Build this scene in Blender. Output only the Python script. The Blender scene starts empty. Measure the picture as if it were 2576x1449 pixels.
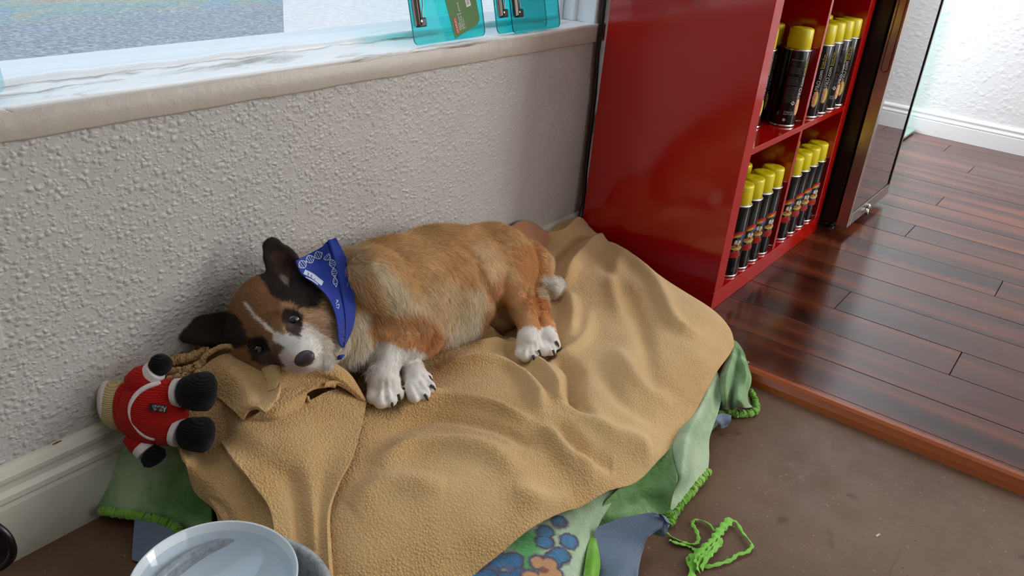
import bpy, math, random
import numpy as np
from mathutils import Vector, Matrix
random.seed(3); rng = np.random.default_rng(5)
sc = bpy.context.scene
COL = sc.collection

# ------------------------------------------------------------------ camera
CAM = np.array([-1.797, -1.064, 0.912]); FPX = 2118.5
RC = np.array([[0.5982, -0.7969, 0.0847], [-0.3058, -0.3247, -0.8951], [0.7408, 0.5095, -0.4378]])
U_, _s, V_ = np.linalg.svd(RC); RC = U_ @ V_
cd = bpy.data.cameras.new('camera'); cam = bpy.data.objects.new('camera', cd); COL.objects.link(cam)
M = Matrix.Identity(4)
for i in range(3):
    M[i][0] = RC[0, i]; M[i][1] = -RC[1, i]; M[i][2] = -RC[2, i]; M[i][3] = CAM[i]
cam.matrix_world = M
cd.sensor_width = 36; cd.lens = 36 * FPX / 2576; cd.clip_start = 0.02
sc.camera = cam

# ------------------------------------------------------------------ world, lights, exposure
sc.view_settings.view_transform = 'Standard'; sc.view_settings.look = 'None'
sc.view_settings.gamma = 1; sc.view_settings.use_curve_mapping = False
sc.view_settings.exposure = 0.3
sc.cycles.max_bounces = 6; sc.cycles.diffuse_bounces = 3; sc.cycles.glossy_bounces = 3; sc.cycles.transmission_bounces = 5; sc.cycles.transparent_max_bounces = 10
sc.cycles.use_adaptive_sampling = True; sc.cycles.adaptive_threshold = 0.07; sc.cycles.adaptive_min_samples = 12; sc.cycles.use_denoising = True; sc.cycles.caustics_reflective = False; sc.cycles.caustics_refractive = False
w = bpy.data.worlds.new('sky'); sc.world = w; w.use_nodes = True
w.node_tree.nodes['Background'].inputs[0].default_value = (0.78, 0.89, 1.0, 1)
w.node_tree.nodes['Background'].inputs[1].default_value = .75

def light(name, typ, loc, target, energy, color, size=(1, 1), portal=False):
    l = bpy.data.lights.new(name, typ); l.energy = energy; l.color = color
    if typ == 'AREA':
        l.shape = 'RECTANGLE'; l.size, l.size_y = size
        l.cycles.is_portal = portal
    o = bpy.data.objects.new(name, l); COL.objects.link(o); o.location = loc
    o.rotation_euler = (Vector(target) - Vector(loc)).to_track_quat('-Z', 'Y').to_euler()
    return o
sun = light('sun', 'SUN', (0, 0, 6), (-0.5, 1.6, 3.6), 1.2, (1.0, 0.96, 0.9)); sun.data.angle = 0.01
light('portal_window', 'AREA', (-1.3, 0.16, 1.4), (-1.3, -1, 1.4), 1, (1, 1, 1), (2.6, 1.55), True)
light('daylight_storefront', 'AREA', (2.40, -2.9, 1.45), (-.7, -.6, .3), 108, (1.0, 0.985, 0.965), (1.8, 2.1))
light('fill_front', 'AREA', (.4, -4.0, 1.5), (0, 0, .8), 34, (0.93, 0.97, 1.0), (3.6, 2.0))  # added fill lamp; the wall behind it has no opening
light('daylight_glass_door', 'AREA', (1.90, 0.06, 1.1), (2.25, -1.6, 0.5), 24, (0.88, 0.94, 1.0), (0.95, 2.0))
light('daylight_window', 'AREA', (-1.3, 0.20, 1.5), (-1.3, -1.2, 0.3), 9, (0.86, 0.94, 1.0), (2.5, 1.3))

# ------------------------------------------------------------------ helpers
def ray(u, v): return RC.T @ np.array([(u - 1288) / FPX, (v - 724.5) / FPX, 1.0])
def PZ(u, v, z): d = ray(u, v); return CAM + (z - CAM[2]) / d[2] * d
def PY(u, v, y): d = ray(u, v); return CAM + (y - CAM[1]) / d[1] * d
def PX(u, v, x): d = ray(u, v); return CAM + (x - CAM[0]) / d[0] * d
CR, CU, CT = RC[0], -RC[1], -RC[2]       # right / up / towards the viewer

def tag(o, label=None, cat=None, group=None, kind=None):
    if label: o['label'] = label
    if cat: o['category'] = cat
    if group: o['group'] = group
    if kind: o['kind'] = kind
    return o
def empty(name, loc=(0, 0, 0), **k):
    o = bpy.data.objects.new(name, None); COL.objects.link(o); o.location = loc; o.empty_display_size = .05
    return tag(o, **k)
def link(name, me, mat=None, parent=None, smooth=False):
    o = bpy.data.objects.new(name, me); COL.objects.link(o)
    if mat is not None:
        for m in (mat if isinstance(mat, (list, tuple)) else [mat]): me.materials.append(m)
    if smooth: me.polygons.foreach_set('use_smooth', np.ones(len(me.polygons), bool))
    if parent is not None:
        o.parent = parent
        if parent.location.length > 0 or parent.rotation_euler[2] != 0:
            pass
    return o
class MB:
    """collects verts/faces into one mesh"""
    def __init__(s): s.v = []; s.f = []; s.m = []
    def add(s, vs, fs, mi=0):
        b = len(s.v); s.v += [tuple(map(float, p)) for p in vs]; s.f += [tuple(i + b for i in f) for f in fs]; s.m += [mi] * len(fs); return s
    def box(s, a, b, mi=0, bev=0):
        x0, y0, z0 = a; x1, y1, z1 = b
        vs = [(x0, y0, z0), (x1, y0, z0), (x1, y1, z0), (x0, y1, z0), (x0, y0, z1), (x1, y0, z1), (x1, y1, z1), (x0, y1, z1)]
        return s.add(vs, [(0, 3, 2, 1), (4, 5, 6, 7), (0, 1, 5, 4), (1, 2, 6, 5), (2, 3, 7, 6), (3, 0, 4, 7)], mi)
    def tube(s, pts, r, n=10, mi=0, caps=True):
        pts = [Vector(p) for p in pts]; N = len(pts)
        rr = r if hasattr(r, '__len__') else [r] * N
        up = None; rings = []
        for i, p in enumerate(pts):
            t = (pts[min(i + 1, N - 1)] - pts[max(i - 1, 0)]).normalized()
            if up is None: up = t.orthogonal().normalized()
            up = (up - t * up.dot(t)).normalized(); sd = t.cross(up)
            rings.append([p + (up * math.cos(a) + sd * math.sin(a)) * rr[i] for a in [2 * math.pi * k / n for k in range(n)]])
        vs = [q for R in rings for q in R]; fs = []
        for i in range(N - 1):
            for k in range(n):
                k2 = (k + 1) % n; fs.append((i * n + k, i * n + k2, (i + 1) * n + k2, (i + 1) * n + k))
        if caps: fs += [tuple(range(n))[::-1], tuple((N - 1) * n + k for k in range(n))]
        return s.add(vs, fs, mi)
    def lathe(s, prof, c=(0, 0, 0), n=40, mi=0, close=False):
        vs = []; fs = []; P = len(prof)
        for k in range(n):
            a = 2 * math.pi * k / n
            vs += [(c[0] + r * math.cos(a), c[1] + r * math.sin(a), c[2] + z) for r, z in prof]
        for k in range(n):
            k2 = (k + 1) % n
            for i in range(P - 1 + (1 if close else 0)):
                j = (i + 1) % P; fs.append((k * P + i, k2 * P + i, k2 * P + j, k * P + j))
        return s.add(vs, fs, mi)
    def mesh(s, name='m'):
        me = bpy.data.meshes.new(name); me.from_pydata(s.v, [], s.f); me.update()
        if any(s.m): me.polygons.foreach_set('material_index', s.m)
        return me
    def build(s, name, mat=None, parent=None, smooth=False, bevel=0, seg=2):
        o = link(name, s.mesh(name), mat, parent, smooth)
        if bevel:
            b = o.modifiers.new('b', 'BEVEL'); b.width = bevel; b.segments = seg; b.limit_method = 'ANGLE'; b.harden_normals = False
        return o

# ------------------------------------------------------------------ materials
def mat(name, col, rough=.5, metal=0, spec=.5, **kw):
    m = bpy.data.materials.new(name); m.use_nodes = True; b = m.node_tree.nodes['Principled BSDF']
    b.inputs['Base Color'].default_value = (*col, 1); b.inputs['Roughness'].default_value = rough; b.inputs['Metallic'].default_value = metal
    b.inputs['Specular IOR Level'].default_value = spec
    for k, v in kw.items(): b.inputs[k.replace('_', ' ')].default_value = v
    return m
class NT:
    def __init__(s, m): s.m = m; s.t = m.node_tree; s.b = s.t.nodes['Principled BSDF']; s.co = s.t.nodes.new('ShaderNodeTexCoord').outputs['Object']
    def n(s, typ, **kw):
        nd = s.t.nodes.new('ShaderNode' + typ)
        for k, v in kw.items():
            if k.startswith('i_'): s.inp(nd, k[2:].replace('_', ' '), v)
            else: setattr(nd, k, v)
        return nd
    def inp(s, nd, key, v):
        i = nd.inputs[int(key)] if key.isdigit() else nd.inputs[key]
        if isinstance(v, bpy.types.NodeSocket): s.t.links.new(v, i)
        else: i.default_value = v
    def map(s, scale=(1, 1, 1), rot=(0, 0, 0), loc=(0, 0, 0), co=None):
        m = s.n('Mapping'); s.inp(m, 'Vector', co or s.co); m.inputs['Scale'].default_value = scale; m.inputs['Rotation'].default_value = rot; m.inputs['Location'].default_value = loc; return m.outputs[0]
    def noise(s, scale, detail=4, rough=.5, dist=0, co=None, out='Fac'): return s.n('TexNoise', i_Vector=co or s.co, i_Scale=scale, i_Detail=detail, i_Roughness=rough, i_Distortion=dist).outputs[out]
    def voro(s, scale, feature='F1', co=None, out='Distance', **k): 
        nd = s.n('TexVoronoi', feature=feature, i_Vector=co or s.co, i_Scale=scale, **k); return nd.outputs[out]
    def ramp(s, fac, stops, interp='LINEAR'):
        r = s.n('ValToRGB', i_Fac=fac); r.color_ramp.interpolation = interp; e = r.color_ramp.elements
        while len(e) < len(stops): e.new(.5)
        for el, (p, c) in zip(e, stops): el.position = p; el.color = (*c, 1) if len(c) == 3 else c
        return r.outputs[0]
    def mix(s, fac, a, b, blend='MIX'):
        m = s.n('Mix', data_type='RGBA', blend_type=blend); s.inp(m, '0', fac)
        for i, v in ((6, a), (7, b)):
            if isinstance(v, bpy.types.NodeSocket): s.t.links.new(v, m.inputs[i])
            else: m.inputs[i].default_value = (*v, 1)
        return m.outputs[2]
    def math(s, op, a, b=0, c=0):
        m = s.n('Math', operation=op); s.inp(m, '0', a); s.inp(m, '1', b); s.inp(m, '2', c); return m.outputs[0]
    def color(s, c): s.t.links.new(c, s.b.inputs['Base Color'])
    def rough(s, c): s.t.links.new(c, s.b.inputs['Roughness'])
    def bump(s, h, strength=.5, dist=.01, prev=None):
        b = s.n('Bump', i_Strength=strength, i_Distance=dist, i_Height=h)
        if prev is not None: s.inp(b, 'Normal', prev)
        s.t.links.new(b.outputs[0], s.b.inputs['Normal']); return b.outputs[0]
G = lambda v: (v, v, v)
def srgb(r, g, b): 
    f = lambda c: (c / 255 / 12.92) if c <= 10 else ((c / 255 + .055) / 1.055) ** 2.4
    return (f(r), f(g), f(b))

# wall plaster with orange-peel relief
def plaster(name, col, sc1=55, amp=.5, stains=True):
    m = mat(name, col, .38, spec=.45); t = NT(m)
    d = t.noise(9, 3, .6)
    dv = t.n('VectorMath', operation='ADD'); ds = t.n('VectorMath', operation='SCALE'); ds.inputs['Scale'].default_value = .010
    t.t.links.new(t.noise(60, 2, .5, out='Color'), ds.inputs[0]); t.inp(dv, '0', t.co); t.inp(dv, '1', ds.outputs[0])
    def domes(scl, loc, r_, thr):
        vn = t.n('TexVoronoi', feature='SMOOTH_F1', i_Vector=t.map((.85, .85, 1.1), loc=loc, co=dv.outputs[0]), i_Scale=scl, i_Smoothness=.15)
        sp = t.n('SeparateColor'); t.t.links.new(vn.outputs['Color'], sp.inputs[0])
        return t.math('MULTIPLY', t.ramp(vn.outputs['Distance'], [(.05, G(1)), (r_, G(0))], 'EASE'), t.ramp(sp.outputs[0], [(thr, G(0)), (thr + .3, G(1))]))
    h = t.math('ADD', t.math('ADD', domes(sc1, (0, 0, 0), .62, .25), t.math('MULTIPLY', domes(sc1 * 1.7, (3, 1, 2), .6, .3), .5)), t.math('MULTIPLY', t.noise(sc1 * .35, 3, .55, .3), .7))
    if stains:   # the relief is trowelled flatter towards the bookcase
        sx = t.n('SeparateXYZ'); t.inp(sx, '0', t.co); k = t.n('MapRange'); t.inp(k, 'Value', sx.outputs[0])
        k.inputs[1].default_value = -.75; k.inputs[2].default_value = -.25; k.inputs[3].default_value = 1; k.inputs[4].default_value = .34
        h = t.math('ADD', t.math('MULTIPLY', h, k.outputs[0]), t.math('MULTIPLY', t.noise(1, 4, .6, co=t.map((18, 18, 90))), .45))
    nb = t.bump(t.noise(260, 2, .5), .12, .002)
    t.bump(h, amp, .0042, nb)
    if stains: t.color(t.mix(t.ramp(t.noise(3.5, 5, .65), [(.35, G(0)), (.75, G(1))]), col, tuple(c * .86 for c in col)))
    t.rough(t.ramp(t.noise(30, 2, .5), [(.3, G(.3)), (.7, G(.5))]))
    return m
M_wall = plaster('plaster_wall', srgb(196, 193, 188), 108, .50)
M_wallr = plaster('plaster_wall_white', srgb(238, 238, 238), 40, .35, False); M_dim = mat('shop_wall_paint', srgb(150, 146, 140), .8)
M_ceil = mat('ceiling_paint', srgb(230, 228, 222), .8)
def smooth_paint(name, col, bumps=.2, flake=False):
    m = mat(name, col, .38); t = NT(m)
    h = t.noise(60, 4, .6)
    if flake:
        n = t.noise(7, 6, .62, 1.2, co=t.map((.35, 1.6, 1.6)))
        c = t.ramp(n, [(.36, srgb(150, 146, 130)), (.44, srgb(214, 216, 214)), (.5, col), (1, col)])
        t.color(t.mix(t.ramp(t.noise(40, 4, .7, co=t.map((.25, 1, 1))), [(.58, G(0)), (.7, G(.55))]), c, srgb(165, 160, 145)))
        b = t.bump(t.ramp(n, [(.36, G(0)), (.5, G(1))]), .7, .004); t.bump(h, bumps, .003, b)
    else:
        t.bump(h, bumps, .003)
        t.color(t.mix(t.ramp(t.noise(14, 5, .7), [(.62, G(0)), (.8, G(.5))]), col, tuple(c * .7 for c in col)))
    return m
M_apron = smooth_paint('window_apron_paint', srgb(188, 179, 168), .35)
M_sill = smooth_paint('peeling_sill_paint', srgb(240, 242, 242), .3, True)
M_frame = smooth_paint('window_frame_paint', srgb(232, 236, 240), .25)
M_base = smooth_paint('baseboard_paint', srgb(206, 204, 190), .12)
M_basew = smooth_paint('white_baseboard_paint', srgb(240, 240, 240), .05)
# concrete
M_conc = mat('stained_concrete', (.1, .06, .04), .42); t = NT(M_conc)
c = t.ramp(t.noise(2.2, 6, .62), [(.3, srgb(86, 60, 43)), (.5, srgb(106, 79, 60)), (.72, srgb(122, 94, 72))])
c = t.mix(t.ramp(t.noise(160, 2, .5), [(.68, G(0)), (.76, G(.55))]), c, srgb(168, 146, 124))
c = t.mix(t.ramp(t.noise(110, 3, .6, co=t.map(loc=(3, 2, 1))), [(.24, G(.7)), (.36, G(0))]), c, srgb(60, 42, 32))
c = t.mix(t.ramp(t.noise(16, 2, .5, co=t.map(loc=(1, 5, 0))), [(.70, G(0)), (.76, G(.65))]), c, srgb(62, 42, 34))
cr = t.voro(1.9, 'DISTANCE_TO_EDGE', co=t.n('Mix', data_type='RGBA', i_0=.12).outputs[2] if False else t.map((1, 1, 1)))
dn = t.n('VectorMath', operation='ADD'); t.inp(dn, '0', t.co); t.inp(dn, '1', t.n('VectorMath', operation='SCALE', i_Scale=.16).outputs[0])
nv = t.t.nodes[-1]
t.t.links.new(t.noise(6, 5, .6, out='Color'), t.t.nodes[-2].inputs[0]) if False else None
sca = [n for n in t.t.nodes if n.bl_idname == 'ShaderNodeVectorMath' and n.operation == 'SCALE'][0]
t.t.links.new(t.noise(6, 5, .6, out='Color'), sca.inputs[0])
crk = t.voro(1.7, 'DISTANCE_TO_EDGE', co=dn.outputs[0])
ck = t.ramp(crk, [(.0, G(1)), (.006, G(0))])
c = t.mix(t.math('MULTIPLY', ck, t.ramp(t.noise(3, 3, .5, co=t.map(loc=(7, 0, 0))), [(.5, G(0)), (.6, G(.85))])), c, srgb(58, 38, 26))
t.color(c); t.bump(t.noise(90, 4, .6), .12, .002); t.rough(t.ramp(t.noise(20, 4, .6), [(.3, G(.28)), (.7, G(.5))]))
# laminate
def wood(name, cols, rough=.22, sc=1.0, spec=.5, axis='Y'):
    m = mat(name, cols[1], rough, spec=spec); t = NT(m)
    oi = t.n('ObjectInfo').outputs['Random']
    v = t.n('VectorMath', operation='ADD'); t.inp(v, '0', t.co); cx = t.n('CombineXYZ'); t.inp(cx, 'X', t.math('MULTIPLY', oi, 7.0)); t.inp(cx, 'Y', t.math('MULTIPLY', oi, 23.0)); t.inp(v, '1', cx.outputs[0])
    s = (13, .8, 13) if axis == 'Y' else (.8, 13, 13)
    mp = t.map(tuple(k * sc for k in s), co=v.outputs[0])
    n = t.noise(1.0, 1.5, .4, .2, co=mp)
    s2 = (60, 2, 60) if axis == 'Y' else (2, 60, 60)
    g = t.noise(1.0, 2, .5, 0, co=t.map(s2, co=v.outputs[0]))
    f = t.math('ADD', t.math('MULTIPLY', n, .97), t.math('MULTIPLY', g, .03))
    t.color(t.ramp(f, [(.33, cols[0]), (.5, cols[1]), (.68, cols[2])]))
    t.rough(t.ramp(t.noise(3, 2, .5), [(.3, G(rough * .85)), (.7, G(rough * 1.15))]))
    return m
M_lam = wood('cherry_laminate', [srgb(44, 18, 12), srgb(78, 34, 20), srgb(116, 57, 30)], .20)
M_strip = wood('reducer_strip_wood', [srgb(128, 60, 24), srgb(156, 78, 34), srgb(176, 94, 44)], .3)
M_seam = mat('floor_seam', srgb(28, 14, 12), .6)
# red gloss
M_red = mat('red_gloss_lacquer', srgb(178, 11, 5), .12, spec=.6, Coat_Weight=.3, Coat_Roughness=.04)
M_black = mat('black_enamel', srgb(16, 13, 12), .35)
M_steel = mat('brushed_steel', srgb(190, 182, 176), .3, 1)
M_chrome = mat('chrome', srgb(225, 225, 225), .08, 1)
M_tin = mat('tinplate', srgb(205, 203, 200), .25, 1)
M_can = mat('black_can_lacquer', srgb(12, 11, 11), .16, spec=.6)
M_cap = mat('yellow_plastic_cap', srgb(222, 204, 20), .3, Subsurface_Weight=.08, Subsurface_Radius=(.01, .01, .003))
M_white = mat('white_print', srgb(215, 212, 205), .5); M_ylw = mat('yellow_print', srgb(205, 180, 20), .5)
M_grey = mat('grey_print', srgb(105, 100, 98), .5); M_redp = mat('red_print', srgb(180, 25, 25), .5)
M_blu = mat('blue_print', srgb(60, 80, 130), .5); M_org = mat('orange_print', srgb(215, 90, 30), .5); M_brz = mat('bronze_print', srgb(120, 100, 60), .5)
M_grad = mat('orange_yellow_oval', (1, .5, 0), .4); t = NT(M_grad); 
uvn = t.n('UVMap').outputs[0]; sx = t.n('SeparateXYZ'); t.inp(sx, '0', uvn); t.color(t.ramp(sx.outputs[0], [(.15, srgb(205, 75, 25)), (.55, srgb(225, 150, 40)), (.8, srgb(225, 205, 50))]))
def glassy(name, tint, alpha, rough=.02, ior=1.5):
    """clear sheet: light passes straight, colour by transmission"""
    m = bpy.data.materials.new(name); m.use_nodes = True; nt = m.node_tree; nt.nodes.clear()
    out = nt.nodes.new('ShaderNodeOutputMaterial'); tr = nt.nodes.new('ShaderNodeBsdfTransparent'); tr.inputs[0].default_value = (*tint, 1)
    gl = nt.nodes.new('ShaderNodeBsdfGlossy'); gl.inputs['Roughness'].default_value = rough
    df = nt.nodes.new('ShaderNodeBsdfDiffuse'); df.inputs[0].default_value = (*tint, 1)
    fr = nt.nodes.new('ShaderNodeFresnel'); fr.inputs[0].default_value = ior
    m1 = nt.nodes.new('ShaderNodeMixShader'); m1.inputs[0].default_value = alpha
    nt.links.new(tr.outputs[0], m1.inputs[1]); nt.links.new(df.outputs[0], m1.inputs[2])
    ge = nt.nodes.new('ShaderNodeNewGeometry'); mu = nt.nodes.new('ShaderNodeMath'); mu.operation = 'SUBTRACT'; mu.inputs[0].default_value = 1; nt.links.new(ge.outputs['Backfacing'], mu.inputs[1])
    mm = nt.nodes.new('ShaderNodeMath'); mm.operation = 'MULTIPLY'; nt.links.new(fr.outputs[0], mm.inputs[0]); nt.links.new(mu.outputs[0], mm.inputs[1])
    m2 = nt.nodes.new('ShaderNodeMixShader'); nt.links.new(mm.outputs[0], m2.inputs[0]); nt.links.new(m1.outputs[0], m2.inputs[1]); nt.links.new(gl.outputs[0], m2.inputs[2])
    nt.links.new(m2.outputs[0], out.inputs[0]); return m
M_pane = glassy('window_glass', (.96, .98, 1.0), .035)
M_teal = glassy('teal_acrylic', (.20, .86, .87), .10, .03)
M_tealedge = mat('teal_edge', srgb(10, 120, 125), .2)
M_clear = glassy('clear_acrylic', (.72, .86, .9), .2, .03)

# cloth
def sherpa(name, c0, c1, scale=130, strength=.8, dark=.75):
    m = mat(name, c0, .95, spec=.1, Sheen_Weight=.25, Sheen_Roughness=.5); t = NT(m)
    dn = t.n('VectorMath', operation='ADD'); s = t.n('VectorMath', operation='SCALE'); s.inputs['Scale'].default_value = .004
    t.t.links.new(t.noise(45, 3, .6, out='Color'), s.inputs[0]); t.inp(dn, '0', t.co); t.inp(dn, '1', s.outputs[0])
    v = t.voro(scale, 'SMOOTH_F1', co=dn.outputs[0], i_Smoothness=.12)
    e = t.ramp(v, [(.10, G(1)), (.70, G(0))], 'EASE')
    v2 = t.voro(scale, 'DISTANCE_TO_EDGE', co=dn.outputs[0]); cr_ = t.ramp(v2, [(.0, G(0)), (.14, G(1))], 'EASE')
    f = t.noise(900, 2, .6)
    big = t.ramp(t.noise(5, 3, .5), [(.36, G(.15)), (.62, G(1))])
    h = t.math('ADD', t.math('MULTIPLY', t.math('ADD', t.math('MULTIPLY', e, .9), t.math('MULTIPLY', cr_, .25)), t.math('ADD', t.math('MULTIPLY', big, .75), .25)), t.math('MULTIPLY', f, .22))
    t.bump(h, strength, .0020)
    c = t.mix(big, c0, c1)
    t.color(t.mix(t.math('MULTIPLY', t.math('SUBTRACT', 1, cr_), .20), c, tuple(k * dark * .62 for k in c0)))  # creases between the tufts darkened, their shade painted into the colour
    return m
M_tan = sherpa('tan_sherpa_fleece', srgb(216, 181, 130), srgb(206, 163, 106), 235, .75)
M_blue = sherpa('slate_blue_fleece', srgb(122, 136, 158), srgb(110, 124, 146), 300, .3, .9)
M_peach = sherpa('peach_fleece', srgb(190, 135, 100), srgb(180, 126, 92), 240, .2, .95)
def plush(name, cols):
    m = mat(name, cols[0], .95, spec=.15, Sheen_Weight=.5, Sheen_Roughness=.4); t = NT(m)
    n = t.noise(9, 4, .6, .6)
    t.color(t.ramp(n, [(.32, cols[0]), (.5, cols[1]), (.66, cols[2])]))
    nb = t.bump(t.noise(500, 3, .7), .7, .002); t.bump(t.noise(22, 4, .65, .8), .6, .009, nb)
    return m
M_green = plush('mottled_green_plush', [srgb(84, 132, 66), srgb(128, 166, 110), srgb(172, 196, 156)])
M_pale = plush('pale_green_plush', [srgb(152, 184, 140), srgb(178, 202, 164), srgb(192, 212, 180)])
M_lime = plush('lime_binding', [srgb(92, 158, 34), srgb(122, 186, 54), srgb(150, 204, 88)])
M_ribbon = mat('lime_ribbon', srgb(124, 196, 60), .7, Sheen_Weight=.2)

# ------------------------------------------------------------------ setting
ZC = -0.022                       # bare concrete lies lower than the laminate
XR = 2.48; YB = -4.2; XL = -3.2; H = 2.75
def struct(o, k='structure'): o['kind'] = k; return o
struct(MB().box((XL - .15, YB - .15, ZC - .1), (-.19, .14, ZC)).build('floor', M_conc))
WX0, WX1, WZ0, WZ1 = -2.75, 0.0, 0.615, 2.2
DX0, DX1 = 1.42, 2.42
b = MB(); T = .20
b.box((XL, 0, ZC - .1), (WX0, T, H)); b.box((WX0, 0, ZC - .1), (WX1, T, WZ0 - .012)); b.box((WX0, 0, WZ1), (WX1, T, H)); b.box((WX1, 0, ZC - .1), (DX0, T, H)); b.box((DX0, 0, 2.15), (DX1, T, H)); b.box((DX1, 0, ZC - .1), (XR + .15, T, H))
struct(b.build('wall_back', M_wall))
struct(MB().box((XR, YB, ZC - .1), (XR + .15, 0, H)).build('wall_right', M_wallr))
struct(MB().box((XL - .15, YB, ZC - .1), (XL, .2, H)).build('wall_left', M_dim))
struct(MB().box((XL - .15, YB - .15, ZC - .1), (XR + .15, YB, H)).build('wall_front', M_dim))
struct(MB().box((XL - .15, YB - .15, H), (XR + .15, .2, H + .15)).build('ceiling', M_ceil))
# apron band under the window, slightly wavy lower edge
def strip_mesh(x0, x1, zf, n, yf, th):
    b = MB(); vs = []; fs = []
    for i in range(n + 1):
        x = x0 + (x1 - x0) * i / n; lo, hi = zf(x)
        y = yf(x)
        vs += [(x, 0.002, lo), (x, y + .001, lo), (x, y, lo + .003), (x, y, hi - .003), (x, y + .003, hi), (x, 0.002, hi)]
    for i in range(n):
        for k in range(6):
            k2 = (k + 1) % 6; fs.append((i * 6 + k, i * 6 + k2, (i + 1) * 6 + k2, (i + 1) * 6 + k))
    fs += [tuple(range(6))[::-1], tuple(n * 6 + k for k in range(6))]
    return b.add(vs, fs)
wob = lambda x, a, f, p=0: a * (math.sin(f * x + p) + .6 * math.sin(2.3 * f * x + 1.7 + p) + .4 * math.sin(5.1 * f * x + p))
struct(strip_mesh(WX0 - .1, .03, lambda x: (.5735 + wob(x, .0006, 30), .6145 + wob(x, .0005, 45, 2)), 240, lambda x: -.008 + wob(x, .0004, 22), .01).build('trim_1', M_apron, smooth=True))
# window
win = empty('window_1', (0, 0, 0)); struct(win)
b = MB(); n = 260; vs = []; fs = []
for i in range(n + 1):
    x = WX0 + (WX1 - WX0) * i / n
    prof = [(-.009, .6125), (-.010, .6150), (-.006, .6170)] + [(-.006 + .092 * k / 8, .6165 + wob(x + k * .37, .0011, 26 + 3 * k, k * 1.3) + (.0035 if k == 8 else 0)) for k in range(1, 9)]
    vs += [(x, y, z) for y, z in prof] + [(x, .086, .60), (x, -.005, .60)]
P = 13
for i in range(n):
    for k in range(P): k2 = (k + 1) % P; fs.append((i * P + k, (i + 1) * P + k, (i + 1) * P + k2, i * P + k2))
fs += [tuple(range(P)), tuple(n * P + k for k in range(P))[::-1]]
b.add(vs, fs).build('window_sill', M_sill, win, True)
b = MB(); vs = []; fs = []
for i in range(n + 1):
    x = WX0 + (WX1 - WX0) * i / n; z1 = .6255 + wob(x, .0010, 20, 1)
    vs += [(x, .078 + wob(x, .001, 31), .608), (x, .080, z1 - .004), (x, .085, z1), (x, .106, z1), (x, .106, .608)]
for i in range(n):
    for k in range(5): k2 = (k + 1) % 5; fs.append((i * 5 + k, i * 5 + k2, (i + 1) * 5 + k2, (i + 1) * 5 + k))
b.add(vs, fs).build('glazing_bead', M_frame, win, True)
MB().box((WX0, .0865, .612), (WX1 - .03, .0905, WZ1)).build('window_pane', M_pane, win)
b = MB(); b.box((-.018, -.004, .615), (.004, .050, WZ1)); b.box((-.030, .048, .615), (.003, .080, WZ1)); b.box((-.046, .080, .615), (.002, .20, WZ1))
b.build('window_jamb', M_frame, win, bevel=.003)
b = MB(); b.box((-.012, .046, .615), (-.010, .0485, WZ1)); b.box((WX0, .112, .60), (WX1, .20, .622)); 
b.build('window_jamb', M_frame, win)
b = MB(); b.box((WX0, .0, WZ1 - .03), (WX1, .2, WZ1)); b.box((WX0, 0, .615), (WX0 + .03, .2, WZ1)); b.build('window_head', M_frame, win)
# baseboards (moulded profile extruded)
def baseboard(name, p0, p1, nrm, h, mat_, z0):
    p0 = Vector(p0); p1 = Vector(p1); nr = Vector(nrm)
    prof = [(0, 0), (.015, 0), (.015, h * .60), (.0135, h * .63), (.013, h * .64), (.0155, h * .67), (.015, h * .72), (.010, h * .77), (.0095, h * .82), (.012, h * .86), (.0125, h * .90), (.009, h * .96), (.004, h * .99), (.0, h)]
    b = MB(); n = 20; vs = []; fs = []
    for i in range(n + 1):
        p = p0.lerp(p1, i / n)
        vs += [tuple(p + nr * d + Vector((0, 0, z0 + z))) for d, z in prof]
    P = len(prof)
    for i in range(n):
        for k in range(P - 1): fs.append((i * P + k, i * P + k + 1, (i + 1) * P + k + 1, (i + 1) * P + k))
    return struct(b.add(vs, fs).build(name, mat_, None))
baseboard('baseboard_back', (XL, 0, 0), (DX0, 0, 0), (0, -1, 0), .154, M_base, ZC)
baseboard('baseboard_right', (XR, YB, 0), (XR, 0, 0), (-1, 0, 0), .108, M_basew, 0)
# a chip in the baseboard paint
# laminate floor planks
lam = empty('floor_laminate'); struct(lam)
MB().box((-.19, YB, -.10), (XR, .14, -.008)).build('underlay', M_seam, lam)
pl_w = .1405; x0 = -.165; L = 1.215; k = -0; rowi = 0
for r in range(-1, 19):
    xa = x0 + pl_w * r; xb = xa + pl_w
    if r == -1: xa = -.185
    if xa > XR - .002: break
    xb = min(xb, XR - .002)
    i = r
    off = {0: -.30, 1: -.30, 2: -.947, 3: -.644, 4: -.20, 5: -.42, 6: -.95, 7: -.32, 8: -.645, 9: -.16, 10: -.40, 11: -.648, 12: -.1, 13: -.3, 14: -.9, 15: -.65, 16: -.25, 17: -.5, 18: -.8, -1: -.5}[r]
    y = off + L * 1
    ys = []
    while y > YB: ys.append(y); y -= L
    ys = [min(q, -.0) for q in ys] + [YB]
    for a_, b_ in zip(ys[:-1], ys[1:]):
        if a_ - b_ < .01: continue
        zt = random.uniform(-.0004, .0001)
        MB().box((xa + .0006, b_ + .0008, -.009), (xb - .0006, a_ - .0008, zt)).build('plank', M_lam, lam, bevel=.0008, seg=1)
# reducer strip between laminate and concrete
b = MB(); prof = [(-.181, -.009), (-.181, .003), (-.185, .0055), (-.197, .0055), (-.205, .002), (-.213, -.010), (-.217, ZC - .001), (-.181, ZC - .001)]
vs = []; P = len(prof)
for y in (YB, -.016): vs += [(x, y, z) for x, z in prof]
fs = [(k, (k + 1) % P, P + (k + 1) % P, P + k) for k in range(P)] + [tuple(range(P))[::-1], tuple(range(P, 2 * P))]
struct(b.add(vs, fs).build('trim_2', M_strip, None))
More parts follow.
